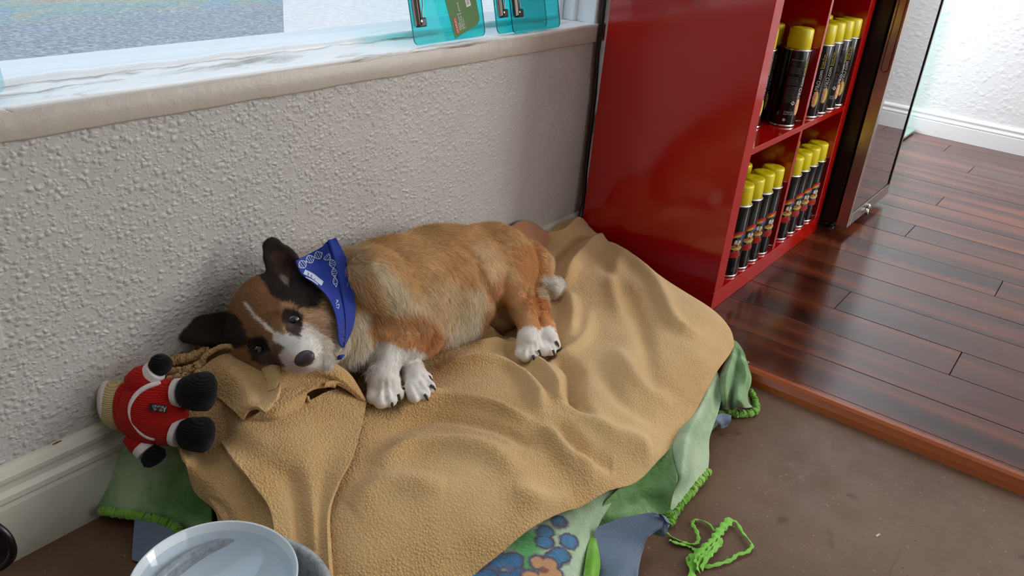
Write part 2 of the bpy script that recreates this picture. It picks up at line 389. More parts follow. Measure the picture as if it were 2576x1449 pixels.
# outside ground
M_asph = mat('asphalt', (.2, .22, .25), .8); t = NT(M_asph)
c = t.ramp(t.noise(38, 4, .8), [(.32, srgb(104, 116, 130)), (.52, srgb(164, 176, 190)), (.68, srgb(222, 228, 234))])
c = t.mix(t.ramp(t.noise(1.2, 4, .6), [(.4, G(0)), (.7, G(.4))]), c, srgb(160, 170, 182))
sx = t.n('SeparateXYZ'); t.inp(sx, '0', t.co)
rb = t.ramp(t.noise(1.1, 3, .6, 1.5, co=t.map(loc=(2, 1, 0))), [(.3, srgb(240, 130, 150)), (.42, srgb(245, 225, 110)), (.52, srgb(130, 225, 170)), (.62, srgb(120, 190, 240)), (.75, srgb(225, 150, 220))])
fa = t.math('MULTIPLY', t.ramp(sx.outputs[1], [(0, G(0)), (1, G(1))]), 1)
d1 = t.math('SUBTRACT', sx.outputs[1], 3.9); msk = t.n('Math', operation='MULTIPLY', use_clamp=True); t.inp(msk, '0', d1); t.inp(msk, '1', 2.5)
t.color(t.mix(t.math('MULTIPLY', msk.outputs[0], .22), c, rb)); t.bump(t.noise(120, 4, .7), .8, .01)
M_sunlit = mat('sunlit_ground_pale', srgb(222, 224, 226), .8); t = NT(M_sunlit); t.color(t.ramp(t.noise(20, 5, .7), [(.3, srgb(206, 208, 212)), (.7, srgb(240, 240, 240))]))  # sunlit part of the ground, its brightness painted into the colour
struct(MB().box((-14, .2, -.17), (18, 20, -.06)).build('ground', M_asph))
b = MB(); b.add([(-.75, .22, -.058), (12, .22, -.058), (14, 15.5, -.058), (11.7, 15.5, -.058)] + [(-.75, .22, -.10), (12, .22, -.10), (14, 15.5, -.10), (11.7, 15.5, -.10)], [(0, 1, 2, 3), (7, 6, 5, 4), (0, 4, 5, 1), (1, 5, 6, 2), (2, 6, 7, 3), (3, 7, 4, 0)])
struct(b.build('sunlit_ground', M_sunlit))  # pale slab laid over the asphalt to stand for sunlight on it

# ------------------------------------------------------------------ text helper
_tc = {}
def text_geo(s, bold=False):
    if s in _tc: return _tc[s]
    cu = bpy.data.curves.new('t', 'FONT'); cu.body = s; cu.size = 1; cu.resolution_u = 2
    o = bpy.data.objects.new('t', cu); COL.objects.link(o)
    dg = bpy.context.evaluated_depsgraph_get(); me = o.evaluated_get(dg).to_mesh()
    V = np.array([v.co[:2] for v in me.vertices]); F = [tuple(p.vertices) for p in me.polygons]
    o.evaluated_get(dg).to_mesh_clear(); bpy.data.objects.remove(o); bpy.data.curves.remove(cu)
    mn = V.min(0); mx = V.max(0); V = (V - mn) / (mx[0] - mn[0])   # width 1
    _tc[s] = (V, F, (mx[1] - mn[1]) / (mx[0] - mn[0])); return _tc[s]

# ------------------------------------------------------------------ bookcase
BX, BYF, BYB = 0.0, -.42, -.03
TH, CE, SH = .05, .335, .016
bc = empty('bookcase', (0, 0, 0), label='tall glossy red open cube bookcase standing beside the dog bed', cat='bookcase')
NR = 4; HB = TH * 2 + NR * CE + (NR - 1) * SH; WB = TH * 2 + 2 * CE + SH
MB().box((0, BYF, TH), (TH, BYB, HB - TH)).build('side_panel', M_red, bc, bevel=.0012)
MB().box((WB - TH, BYF, TH), (WB, BYB, HB - TH)).build('side_panel', M_red, bc, bevel=.0012)
MB().box((0, BYF, 0), (WB, BYB, TH)).build('bottom_board', M_red, bc, bevel=.0012)
MB().box((0, BYF, HB - TH), (WB, BYB, HB)).build('top_board', M_red, bc, bevel=.0012)
for r in range(1, NR):
    z = TH + r * CE + (r - 1) * SH
    MB().box((TH, BYF + .001, z), (WB - TH, BYB, z + SH)).build('shelf', M_red, bc, bevel=.0007)
for r in range(NR):
    z = TH + r * (CE + SH)
    MB().box((TH + CE, BYF + .0015, z), (TH + CE + SH, BYB, z + CE)).build('divider', M_red, bc, bevel=.0007)

# spray cans
CR_ = .0325; CB = .190
def cyl_wrap(V, th0, z0, sx, sz, R, rot=0):
    """map flat (x,y) -> cylinder; rot=1 : text reads upwards"""
    out = []
    for x, y in V:
        if rot: a, h = -y * sz, x * sx
        else: a, h = x * sx, y * sz
        th = th0 + a / R; out.append((R * math.cos(th), R * math.sin(th), z0 + h))
    return out
def disc_poly(n, a, b): return [(a * math.cos(2 * math.pi * k / n), b * math.sin(2 * math.pi * k / n)) for k in range(n)]
def make_can(kind):
    t_ = empty('spray_can')
    MB().lathe([(0, .001), (.027, .001), (.030, .0), (CR_ + .0006, .001), (CR_ + .0009, .003), (CR_ + .0004, .0055), (CR_, .006)], n=36).build('bottom_rim', M_tin, t_, True)
    MB().lathe([(CR_ - .0005, .005), (CR_, .006), (CR_, CB - .004), (CR_ - .0005, CB - .002)], n=36).build('can_body', M_can, t_, True)
    MB().lathe([(CR_ - .001, CB - .003), (CR_ + .001, CB - .002), (CR_ + .0015, CB), (CR_ + .0008, CB + .002), (CR_ - .004, CB + .003), (.02, CB + .004), (0, CB + .004)], n=36).build('top_rim', M_tin, t_, True)
    MB().lathe([(CR_ - .0035, CB + .002), (CR_ - .0026, CB + .004), (CR_ - .0035, CB + .046), (CR_ - .005, CB + .0495), (CR_ - .008, CB + .051), (.004, CB + .0505), (.001, CB + .0495), (0, CB + .0493)], n=36).build('cap', M_cap, t_, True)
    RR = CR_ + .0003
    lb = MB()
    mats = [M_white, M_ylw, M_grey, M_grad, M_redp, M_blu, M_org, M_brz, M_black]
    me_uv = []
    def txt(s, th0, z0, width, rot=1, mi=0, R=RR, hs=1.0):
        V, F, asp = text_geo(s); lb.add(cyl_wrap(V, th0, z0, width, width * hs, R, rot), F, mi)
    def ell(th0, z0, a, bb, mi, R=RR, n=20, y0=-9, y1=9):
        pts = [(x, max(y0, min(y1, y))) for x, y in disc_poly(n, a, bb)]
        vs = [(R * math.cos(th0 + x / R), R * math.sin(th0 + x / R), z0 + y) for x, y in pts] + [(R * math.cos(th0), R * math.sin(th0), z0)]
        lb.add(vs, [(n, k, (k + 1) % n) for k in range(n)], mi)
    if kind == 'side':     # back label with side logo
        for th0 in (-.62, 2.5):
            ell(th0, .052, .0085, .022, 3)
            txt('acutint', th0 + .11, .033, .038, 1, 0, RR + .0002, 1.5)
            txt('PRO.com', th0 + .13, .075, .052, 1, 0, RR, 1.15)
            txt('Streak Free', th0 + .02, .131, .036, 1, 1); txt('Ammonia Free', th0 + .19, .131, .040, 1, 1)
            # back text block
            for k in range(26):
                zz = .148 - k * .0034
                if k in (5, 6, 13): continue
                wv = .030 * (.75 + .25 * random.random()); x0_ = -.042
                vs = []
                for j in range(7):
                    th = th0 + (x0_ + wv * j / 6) / RR
                    vs += [(RR * math.cos(th), RR * math.sin(th), zz), (RR * math.cos(th), RR * math.sin(th), zz + .0009)]
                lb.add(vs, [(2 * j, 2 * j + 2, 2 * j + 3, 2 * j + 1) for j in range(6)], 2)
            txt('Glass & Window Cleaner', th0 - 1.30, .166, .030, 0, 0)
            txt('DIRECTIONS', th0 - 1.30, .157, .014, 0, 2)
            q = disc_poly(4, .0058, .0058); vs = [(RR * math.cos(th0 - .50 + x / RR), RR * math.sin(th0 - .50 + x / RR), .062 + y) for x, y in q]
            lb.add(vs, [(0, 1, 2, 3)], 0); txt('/', th0 - .50 - .03, .060, .0018, 0, 8, RR + .0002)
            for k, s_ in enumerate(('Manufactured for', 'Net Weight 19 oz', 'Made in USA')): txt(s_, th0 - 1.05, .039 - k * .0036, .024, 0, 0)
            ell(th0 - .92, .019, .0045, .0045, 2); ell(th0 - .92, .019, .0032, .0032, 0, RR + .0001)
    else:                  # front label
        for th0 in (-1.05, 2.1):
            # orange/yellow/blue banner
            def band(x0_, x1, za, zb, mi, R=RR, sl=.0, n=8):
                vs = []
                for j in range(n + 1):
                    x = x0_ + (x1 - x0_) * j / n; th = th0 + x / R; e = sl * x
                    cv = .004 * math.sin(math.pi * j / n)
                    vs += [(R * math.cos(th), R * math.sin(th), za + e), (R * math.cos(th), R * math.sin(th), zb + e + cv)]
                lb.add(vs, [(2 * j, 2 * j + 2, 2 * j + 3, 2 * j + 1) for j in range(n)], mi)
            band(-.016, .018, .1135, .121, 4, sl=.15); band(-.016, .013, .1105, .1155, 6, RR + .0001, .22); band(-.014, .008, .111, .1125, 1, RR + .0002, .3); band(-.004, .018, .1065, .1115, 5, RR + .00015, .15)
            ell(th0 + .05, .094, .0115, .011, 7); ell(th0 - .12, .097, .004, .006, 0, RR + .0002); ell(th0 + .18, .098, .0035, .004, 0, RR + .0002); ell(th0 + .1, .090, .003, .005, 0, RR + .0002)
            ell(th0, .082, .0165, .0068, 1, RR + .0003); ell(th0, .0835, .0165, .0068, 4, RR + .0004, 20, .0022, 9)
            txt('clear film', th0 - .42, .0800, .026, 0, 0, RR + .0006, 1.2)
            ell(th0 - .1, .0735, .004, .003, 2); ell(th0 + .25, .0735, .004, .003, 2)
            band(-.014, .014, .0590, .0695, 4); band(-.014, .014, .0545, .0565, 4)
            ell(th0 - .47, .058, .002, .0045, 2); ell(th0 + .47, .062, .002, .0045, 2)
            txt('CLEAN & PROTECT', th0 - .36, .0628, .024, 0, 8, RR + .0003)
            for k, s_ in enumerate(('Glass and Windows', 'Foam Spray', 'Net Wt. 19 oz')): txt(s_, th0 - .0, .026 - k * .0045, .018, 0, 2)
            txt('O', th0 - 1.25, .053, .006, 0, 2)
    o = lb.build('label', mats, t_); o['kind'] = 'stuff'
    me = o.data; uvl = me.uv_layers.new(name='UVMap')
    # uv for the oval gradient from angle
    co = np.empty(len(me.vertices) * 3); me.vertices.foreach_get('co', co); co = co.reshape(-1, 3)
    li = np.empty(len(me.loops), int); me.loops.foreach_get('vertex_index', li)
    th = np.arctan2(co[:, 1], co[:, 0]); th = np.where(th > 1.2, th - 2.5, th + .62)
    u = np.clip(.5 + th / .52 + 0, 0, 1); uv = np.stack([u[li], co[li, 2]], 1).ravel(); uvl.data.foreach_set('uv', uv)
    return t_
def copy_tree(o, parent=None):
    c_ = o.copy(); COL.objects.link(c_); c_.parent = parent
    for ch in list(o.children): copy_tree(ch, c_)
    return c_
can_side = make_can('side'); can_front = make_can('front'); used = set()
def put_can(kind, x, y, z, rz, label, group):
    src = can_side if kind == 'side' else can_front
    o = src if kind not in used else copy_tree(src); used.add(kind)
    o.location = (x, y, z); o.rotation_euler = (0, 0, math.radians(rz)); tag(o, label, 'spray can', group)
zu = TH + CE + SH; yf = -.384
gL, gR, gU, gV = 'yellow capped cans in the lower left compartment', 'yellow capped cans in the lower right compartment', 'yellow capped cans in the upper left compartment', 'yellow capped cans in the upper right compartment'
nm = ['nearest the red side panel', 'second from the red side panel', 'third from the red side panel', 'beside the middle divider']
for i, x in enumerate((.137, .206, .275, .343)):
    put_can('front', x, yf, TH, -62 + (-6, 5, -4, 10)[i], f'black yellow-capped spray can, lower left compartment front row, {nm[i]}', gL)
put_can('front', .300, -.312, TH, 40, 'yellow-capped can in the second row of the lower left compartment, by the divider', gL)
put_can('front', .226, -.310, TH, 20, 'yellow-capped can half hidden in the second row of the lower left compartment', gL)
nr = ['against the middle divider', 'second from the middle divider', 'third from the middle divider', 'nearest the fridge']
for i, x in enumerate((.492, .562, .632, .702)):
    put_can('front', x, yf, TH, -66 + (0, 8, 6, 12)[i], f'black yellow-capped spray can, lower right compartment front row, {nr[i]}', gR)
put_can('front', .655, -.315, TH, 30, 'yellow-capped can behind the front row of the lower right compartment', gR)
put_can('side', .345, -.376, zu, -66, 'spray can turned to its printed back, alone beside the divider in the upper left compartment', gU)
put_can('side', .250, -.322, zu, -75, 'spray can half hidden by the side panel, front of the upper left compartment', gU)
put_can('side', .345, -.302, zu, -88, 'spray can in shade behind the others in the upper left compartment', gU)
for i, x in enumerate((.500, .572, .648, .722)):
    put_can('side', x, yf, zu, (-98, -96, -66, -99)[i], f'black spray can with side logo, upper right compartment front row, {nr[i]}', gV)
put_can('side', .690, -.312, zu, -20, 'yellow-capped can behind the front row of the upper right compartment', gV)
# black cord between bookcase and wall
pts = [(-.010 + .0, -.018, z) for z in np.linspace(.64, 1.6, 8)]
tag(MB().tube([(-.008, -.015, 1.8), (-.007, -.015, 1.2), (-.007, -.014, .75), (-.005, -.016, .62), (-.003, -.014, .55), (.008, -.014, .45), (.012, -.014, .25), (.012, -.020, .16), (-.008, -.024, .12), (-.05, -.028, .085), (-.10, -.03, .05), (-.18, -.03, .012)], .0055, 10).build('black_wire', M_black, None, True), 'black power cord running down behind the red bookcase to the floor', 'cord')

# ------------------------------------------------------------------ fridge
fr = empty('display_fridge', (0, 0, 0), label='black glass-door fridge with a steel door frame, right of the red bookcase', cat='fridge')
FX0, FX1, FY0 = .806, 1.272, -.502
MB().box((FX0 + .004, -.462, .022), (FX1 - .004, -.04, .86)).build('cabinet', M_black, fr, bevel=.004)
for x in (FX0 + .05, FX1 - .05):
    for y in (-.44, -.08): MB().lathe([(0, 0), (.014, 0), (.014, .004), (.008, .006), (.008, .024), (0, .024)], (x, y, 0), 14).build('foot', M_black, fr)
dr = MB(); sw = .030; bz0, bz1 = .026, .855
dr.box((FX0, FY0, bz0), (FX0 + sw, FY0 + .034, bz1)); dr.box((FX1 - .016, FY0, bz0), (FX1, FY0 + .034, bz1)); dr.box((FX0 + sw, FY0, bz0), (FX1 - .016, FY0 + .034, bz0 + .040)); dr.box((FX0 + sw, FY0, bz1 - .04), (FX1 - .016, FY0 + .034, bz1))
door = dr.build('door_frame', M_steel, fr, bevel=.0012)
M_dglass = mat('dark_mirror_glass', srgb(70, 68, 68), .03, spec=1.0, Coat_Weight=1.0, Coat_IOR=2.2, Coat_Roughness=.01); M_dglass.node_tree.nodes['Principled BSDF'].inputs['Metallic'].default_value = .55
MB().box((FX0 + sw, FY0 + .003, bz0 + .040), (FX1 - .016, FY0 + .028, bz1 - .04)).build('door_glass', M_dglass, fr)
b = MB(); b.box((FX0 + sw, FY0 + .001, bz0 + .040), (FX1 - .018, FY0 + .004, bz0 + .0435)); b.box((FX1 - .0185, FY0 - .0003, bz0 + .04), (FX1 - .015, FY0 + .004, bz1 - .04)); b.build('gasket', M_black, fr)
# recessed side grip
def stadium(n, hw, hl): 
    pts = []
    for k in range(n): a = math.pi * k / (n - 1); pts.append((hw * math.cos(a), hl - hw + hw * math.sin(a)))
    for k in range(n): a = math.pi + math.pi * k / (n - 1); pts.append((hw * math.cos(a), -(hl - hw) + hw * math.sin(a)))
    return pts
b = MB(); o_ = stadium(10, .0115, .115); i_ = stadium(10, .0090, .1125); N = len(o_)
cy, cz = FY0 + .017, .615
vs = [(FX0 - .0015, cy + p, cz + q) for p, q in o_] + [(FX0 - .0018, cy + p, cz + q) for p, q in i_] + [(FX0 + .0004, cy + p * .92, cz + q * .99) for p, q in i_]
b.add(vs, [(k, (k + 1) % N, N + (k + 1) % N, N + k) for k in range(N)] + [(N + k, N + (k + 1) % N, 2 * N + (k + 1) % N, 2 * N + k) for k in range(N)] + [tuple(range(2 * N, 3 * N))])
b.build('side_grip', mat('grip_brown', srgb(120, 70, 60), .3, .6), fr, True)
lk = MB().lathe([(0, 0), (.0075, 0), (.0085, .002), (.008, .006), (.0055, .009), (0, .0095)], n=20).build('lock', M_chrome, fr, True)
lk.location = (1.012, FY0 - .000, .048); lk.rotation_euler = (math.radians(90), 0, 0)
MB().tube([(0.998, FY0 - .006, .043), (.990, FY0 - .009, .026)], .0045, 12).build('key', M_chrome, fr, True)

# pale glass slab at the foot of the right wall
M_gg = mat('green_glass', srgb(190, 226, 210), .06, spec=.8, Transmission_Weight=.45, IOR=1.5)
b = MB(); b.box((2.06, -.325, .006), (2.455, -.02, .018))
gs = empty('glass_base', (0, 0, 0), label='pale green glass base plate on the wood floor behind the fridge', cat='glass plate')
b.build('plate', M_gg, gs, bevel=.002)
MB().box((2.10, -.30, .0), (2.44, -.04, .006)).build('pad', mat('pad', srgb(60, 90, 80), .7), gs)
MB().box((2.438, -.30, .018), (2.446, -.04, .62)).build('upright', glassy('pale_glass', (.90, .97, .95), .12), gs)

# ------------------------------------------------------------------ clipboards on the sill
def rounded_rect(w, h, r, n=6):
    P = []
    for cx, cy, a0 in ((w - r, r, -90), (w - r, h - r, 0), (r, h - r, 90), (r, r, 180)):
        for k in range(n + 1): a = math.radians(a0 + 90 * k / n); P.append((cx + r * math.cos(a), cy + r * math.sin(a)))
    return P
def slab(outline, th, mat_face, mat_edge, name, parent):
    n = len(outline); vs = [(x, 0, z) for x, z in outline] + [(x, th, z) for x, z in outline]
    b = MB(); b.add(vs, [tuple(range(n))[::1], tuple(range(n, 2 * n))[::-1]], 0); b.add(vs, [(k, n + k, n + (k + 1) % n, (k + 1) % n) for k in range(n)], 1)
    return b.build(name, [mat_face, mat_edge], parent)
M_clip = mat('clip_nickel', srgb(150, 140, 132), .22, 1); M_rub = mat('clip_rubber', srgb(24, 20, 18), .4)
def clipboard(x, y, rz, lean, label, w=.229, h=.315, face=None, clipx=.004, group=None):
    t_ = empty('clipboard', (x, y, .6205)); tag(t_, label, 'clipboard', group)
    slab(rounded_rect(w, h, .012), .0026, face or M_teal, M_tealedge if face is None else face, 'board', t_)
    if clipx is not None:
        # clip runs along the short (upright) edge
        c0 = clipx; z0, z1 = .034, .190
        b = MB(); prof = [(c0, -.001), (c0 + .001, -.007), (c0 + .006, -.0105), (c0 + .012, -.009), (c0 + .016, -.0075), (c0 + .017, -.001)]
        P = len(prof); vs = [(p, q, z) for z in (z0, z1) for p, q in prof]
        b.add(vs, [(k, k + 1, P + k + 1, P + k) for k in range(P - 1)] + [tuple(range(P))[::-1], tuple(range(P, 2 * P))]); b.build('clip_plate', M_clip, t_, False, .0006)
        for zz in (z0 - .003, z1 - .005):
            b = MB(); b.box((c0 + .008, -.012, zz), (c0 + .0235, -.001, zz + .016)); b.box((c0 + .003, -.012, zz), (c0 + .012, -.001, zz + .005)); b.build('rubber_foot', M_rub, t_, False, .002)
            rv = MB().lathe([(0, 0), (.003, 0), (.0026, .0012), (.0012, .0016), (0, .0012)], n=14).build('rivet', M_chrome, t_, True); rv.location = (c0 + .009, -.0118, zz + .010); rv.rotation_euler = (math.radians(90), 0, 0)
        zz = np.linspace(z0 + .008, z0 + .105, 21)
        b = MB(); b.tube([(c0 + .0205 + .007 * max(0, math.sin(math.pi * k / 20)) ** 3 * 1.0 - .002 * math.sin(2 * math.pi * k / 10) ** 2, -.006 - .002 * math.sin(math.pi * k / 20), zz[k]) for k in range(21)], .0011, 8); b.build('clip_wire', M_clip, t_, True)
    t_.rotation_euler = (-lean, 0, rz)
    return t_
pl = PZ(1043, 120, .6205); pr = PZ(1216, 100, .6205)
a1 = math.atan2(pr[1] - pl[1], pr[0] - pl[0])
c1 = clipboard(pl[0] + .014, .000, math.radians(1.5), math.radians(14), 'teal translucent clipboard with a green card behind it, alone on the window sill', w=.214)
# green card with printing
M_card = mat('green_card', srgb(58, 108, 34), .55)
card = [(0.116, .0025), (.167, .0165), (.190, .0235), (.197, .0300), (.199, .037), (.178, .20), (.072, .20)]
b = MB(); n = len(card); vs = [(x, -.0010, z) for x, z in card] + [(x, -.0004, z) for x, z in card]
cardo = b.add(vs, [tuple(range(n)), tuple(range(n, 2 * n))[::-1]] + [(k, n + k, n + (k + 1) % n, (k + 1) % n) for k in range(n)]).build('card', M_card, c1)
def flat_text(mb, s, o, ex, ey, width, mi, y):
    V, F, asp = text_geo(s); ex = Vector(ex); ey = Vector(ey); o = Vector(o)
    P_ = [o + ex * (p[0] * width) + ey * (p[1] * width) for p in V]; mb.add([(q[0], y, q[1]) for q in P_], F, mi)
tilt = math.radians(11); ex = (-math.sin(tilt), math.cos(tilt)); ey = (-math.cos(tilt), -math.sin(tilt))
b = MB()
q0 = Vector((.130, .012)); e1 = Vector(ex); e2 = Vector(ey)
rq = [q0, q0 + e1 * .030, q0 + e1 * .030 + e2 * .0085, q0 + e2 * .0085]; b.add([(q[0], -.0014, q[1]) for q in rq], [(0, 3, 2, 1)], 1)
flat_text(b, 'STAPLES', q0 + e1 * .002 + e2 * .0022, ex, ey, .026, 0, -.0018)
flat_text(b, 'plastic', q0 + e1 * .004 - e2 * .0065, ex, ey, .014, 0, -.0014)
flat_text(b, 'clipboard', q0 + e1 * .004 - e2 * .0125, ex, ey, .030, 0, -.0014)
flat_text(b, 'planche à pince', q0 + e1 * .004 - e2 * .0190, ex, ey, .050, 0, -.0014)
flat_text(b, 'en plastique', q0 + e1 * .004 - e2 * .0225, ex, ey, .020, 0, -.0014)
qb = Vector((.176, .060)); rq = [qb, qb + e1 * .042, qb + e1 * .042 - e2 * -.0145, qb + e2 * .0145]
rq = [qb, qb + e1 * .042, qb + e1 * .042 + e2 * .0145, qb + e2 * .0145]; b.add([(q[0], -.0014, q[1]) for q in rq], [(0, 3, 2, 1)], 0)
s_ = .004
for k in range(15):
    wv = random.choice((.0008, .0013, .0017)); 
    a_ = qb + e1 * s_ + e2 * .0035; rq = [a_, a_ + e1 * wv, a_ + e1 * wv + e2 * .0085, a_ + e2 * .0085]; b.add([(q[0], -.0018, q[1]) for q in rq], [(0, 3, 2, 1)], 2); s_ += wv + .0010
b.build('card_print', [M_white, M_redp, M_grey], c1)
pl2 = PZ(1264, 92, .6205); pl3 = PZ(1284, 88, .6205)
clipboard(pl2[0] + .012, .002, math.radians(1.5), math.radians(14), 'teal translucent clipboard, the rear one of the overlapping pair on the sill', w=.185)
c3 = clipboard(pl3[0] + .018, -.010, math.radians(1.5), math.radians(14), 'teal translucent clipboard, the front one of the overlapping pair on the sill', w=.182)
clipboard(-1.556, .030, math.radians(2), math.radians(12), 'clear plastic board whose corner shows at the far left of the sill', w=.229, face=M_clear, clipx=None)

# ================================================================== the pile of blankets
def catmull(P, n, closed=False):
    P = np.asarray(P, float); m = len(P); out = []
    t = np.linspace(0, m - 1 - 1e-9, n); i = t.astype(int); f = (t - i)[:, None]
    g = lambda k: P[np.clip(k, 0, m - 1)]
    p0 = np.where((i - 1 < 0)[:, None], 2 * P[0] - P[1], g(i - 1)); p3 = np.where((i + 2 > m - 1)[:, None], 2 * P[-1] - P[-2], g(i + 2)); p1 = g(i); p2 = g(i + 1)
    return .5 * ((2 * p1) + (-p0 + p2) * f + (2 * p0 - 5 * p1 + 4 * p2 - p3) * f * f + (-p0 + 3 * p1 - 3 * p2 + p3) * f ** 3)
def grid_surface(ctrl, nu, nv):
    ctrl = np.asarray(ctrl, float)
    a = np.stack([catmull(r, nu) for r in ctrl])                       # rows x nu
    return np.stack([catmull(a[:, k], nv) for k in range(nu)], 1)      # nv x nu x 3
def grid_mesh(S, name, matl, parent=None, thick=.006, offset=1):
    nv, nu, _ = S.shape; me = bpy.data.meshes.new(name)
    idx = np.arange(nv * nu).reshape(nv, nu)
    F = np.stack([idx[:-1, :-1], idx[:-1, 1:], idx[1:, 1:], idx[1:, :-1]], -1).reshape(-1, 4)
    a = S[nv // 2, nu // 2]; nrm = np.cross(S[nv // 2, nu // 2 + 1] - a, S[nv // 2 + 1, nu // 2] - a)
    if np.dot(nrm, CAM - a) < 0: F = F[:, ::-1]
    me.from_pydata(S.reshape(-1, 3).tolist(), [], F.tolist()); me.update()
    o = link(name, me, matl, parent, True)
    if thick:
        so = o.modifiers.new('thickness', 'SOLIDIFY'); so.thickness = thick; so.offset = -1 if offset == 1 else offset; so.use_rim = True
        be = o.modifiers.new('round', 'BEVEL'); be.width = thick * .3; be.segments = 2; be.limit_method = 'ANGLE'; be.angle_limit = math.radians(60)
    return o
# height of the tan blanket over the floor plan: smooth fit through measured heights
hp = [((-1.30, .0), .15), ((-1.18, 0), .175), ((-1.05, 0), .175), ((-.92, 0), .145), ((-.7, 0), .108), ((-.5, 0), .102), ((-.3, 0), .112), ((-.16, -.01), .108), ((-.06, -.025), .135), ((.0, -.05), .115),
      ((-.8, -.1), .10), ((-.6, -.12), .098), ((-.45, -.15), .098), ((-.3, -.15), .112), ((-1.0, -.08), .160), ((-1.06, -.14), .150), ((-1.16, -.10), .165), ((-1.25, -.08), .125), ((-1.2, -.2), .120),
      ((-.93, -.24), .112), ((-.86, -.25), .108), ((-.66, -.33), .098), ((-.78, -.24), .108), ((-.68, -.22), .112)]
for u, v, z in [(1150, 905, .118), (1230, 980, .122), (1500, 760, .112), (1600, 850, .108), (1680, 880, .100), (1300, 1020, .118), (1450, 950, .108), (1100, 1100, .105), (900, 1060, .112), (1300, 760, .102),
                (1760, 900, .088), (1700, 970, .092), (1620, 1080, .086), (1500, 1160, .084), (1350, 1240, .078), (1180, 1310, .076), (1020, 1370, .068), (880, 1400, .066), (760, 1250, .090), (700, 1400, .050), (770, 1460, .038),
                (1848, 868, .058), (1790, 960, .054), (1700, 1110, .048), (1600, 1210, .042), (1450, 1300, .036), (1190, 1449, .022), (1560, 640, .105), (1700, 735, .102), (1800, 800, .088), (620, 1330, .065), (520, 1200, .085)]:
    p = PZ(u, v, z); hp.append(((p[0], p[1]), z))
HX = np.array([a for a, _ in hp]); HZ = np.array([z for _, z in hp])
def tps(r2): return np.where(r2 > 1e-12, r2 * np.log(r2 + 1e-12), 0)
K = tps(((HX[:, None] - HX[None]) ** 2).sum(-1)) + np.eye(len(HX)) * 2e-4
Pm = np.c_[np.ones(len(HX)), HX]; Am = np.block([[K, Pm], [Pm.T, np.zeros((3, 3))]])
wts = np.linalg.solve(Am, np.r_[HZ, 0, 0, 0])
def hbase(xy):
    xy = np.atleast_2d(xy); sh = xy.shape[:-1]; q = xy.reshape(-1, 2); out = np.empty(len(q))
    for i in range(0, len(q), 20000):
        s_ = q[i:i + 20000]; out[i:i + 20000] = tps(((s_[:, None] - HX[None]) ** 2).sum(-1)) @ wts[:-3] + wts[-3] + s_ @ wts[-2:]
    return out.reshape(sh)
# folds: polyline in the picture, height, half-width  (turned into floor-plan curves lying on the blanket)
folds = [
    ([(1500, 596), (1450, 600), (1400, 650), (1380, 690)], -.010, .012), ([(1530, 590), (1480, 625), (1440, 670), (1420, 720)], .010, .016), ([(1470, 556), (1420, 590), (1350, 600)], .010, .012),
    ([(1535, 612), (1634, 695), (1695, 810), (1760, 850)], .010, .022), ([(1500, 640), (1580, 740), (1620, 850), (1640, 960)], -.006, .022),
    ([(1195, 838), (1260, 850), (1310, 875)], .012, .014), ([(1200, 870), (1290, 880), (1360, 930), (1400, 975), (1405, 1010)], .013, .015), ([(1240, 845), (1300, 862), (1330, 885)], -.008, .008),
    ([(1100, 930), (1200, 905), (1290, 930), (1350, 985), (1360, 1030)], .009, .015), ([(1150, 910), (1260, 905), (1330, 945)], -.006, .009),
    ([(1400, 900), (1440, 930), (1445, 1000), (1500, 1060)], -.013, .016), ([(1380, 895), (1420, 890), (1470, 850), (1480, 780)], .006, .016),
    ([(1440, 1010), (1520, 1080), (1600, 1130), (1640, 1150)], .010, .020), ([(1400, 1060), (1470, 1130), (1540, 1180)], -.009, .016), ([(1370, 1080), (1430, 1160), (1490, 1230)], .009, .018),
    ([(1000, 1040), (1120, 1010), (1230, 1020), (1330, 1060)], .009, .014), ([(960, 1090), (1100, 1050), (1250, 1075), (1330, 1120)], -.006, .014),
    ([(950, 1180), (1050, 1120), (1200, 1130), (1300, 1190)], .008, .022), ([(880, 1280), (980, 1220), (1120, 1230)], .007, .022),
    ([(1000, 1020), (1060, 1005), (1110, 985)], .008, .010), ([(1500, 900), (1560, 1000), (1650, 1060)], -.006, .022), ([(1550, 880), (1620, 980), (1690, 1020)], .006, .022),
    ([(1240, 800), (1300, 900), (1380, 890), (1400, 850)], -.006, .018), ([(900, 940), (870, 915), (830, 925)], .006, .02),
    ([(1430, 740), (1440, 800), (1430, 860)], .010, .018), ([(1290, 1250), (1380, 1290), (1440, 1290)], .006, .016), ([(1560, 640), (1540, 720), (1560, 800)], .006, .02), ([(460, 870), (540, 830), (600, 850)], .008, .015)]
FL = []
for pl_, amp, wd in folds:
    q = []
    for u, v in pl_:
        z = .11
        for _ in range(6): p = PZ(u, v, z); z = float(hbase(p[:2])[0])
        q.append(p[:2])
    FL.append((catmull(q, 16), amp * 1.9, wd * .92))
def hfold(xy):
    sh = xy.shape[:-1]; q = xy.reshape(-1, 2); out = np.zeros(len(q))
    for c_, amp, wd in FL:
        a = c_[:-1]; d = c_[1:] - a; L2 = (d ** 2).sum(1)
        lo = c_.min(0) - 3 * wd; hi = c_.max(0) + 3 * wd; m_ = ((q > lo) & (q < hi)).all(1)
        if not m_.any(): continue
        r = q[m_][:, None] - a[None]; t_ = np.clip((r * d).sum(-1) / L2, 0, 1); dd = r - t_[..., None] * d
        D = (dd ** 2).sum(-1); k = D.argmin(1); D = D[np.arange(len(k)), k]; tt = (k + t_[np.arange(len(k)), k]) / len(a)
        fade = np.clip(np.minimum(tt, 1 - tt) * 5, .0, 1) ** .6
        out[m_] += amp * np.exp(-D / wd ** 2) * (.25 + .75 * fade)
    return out.reshape(sh)
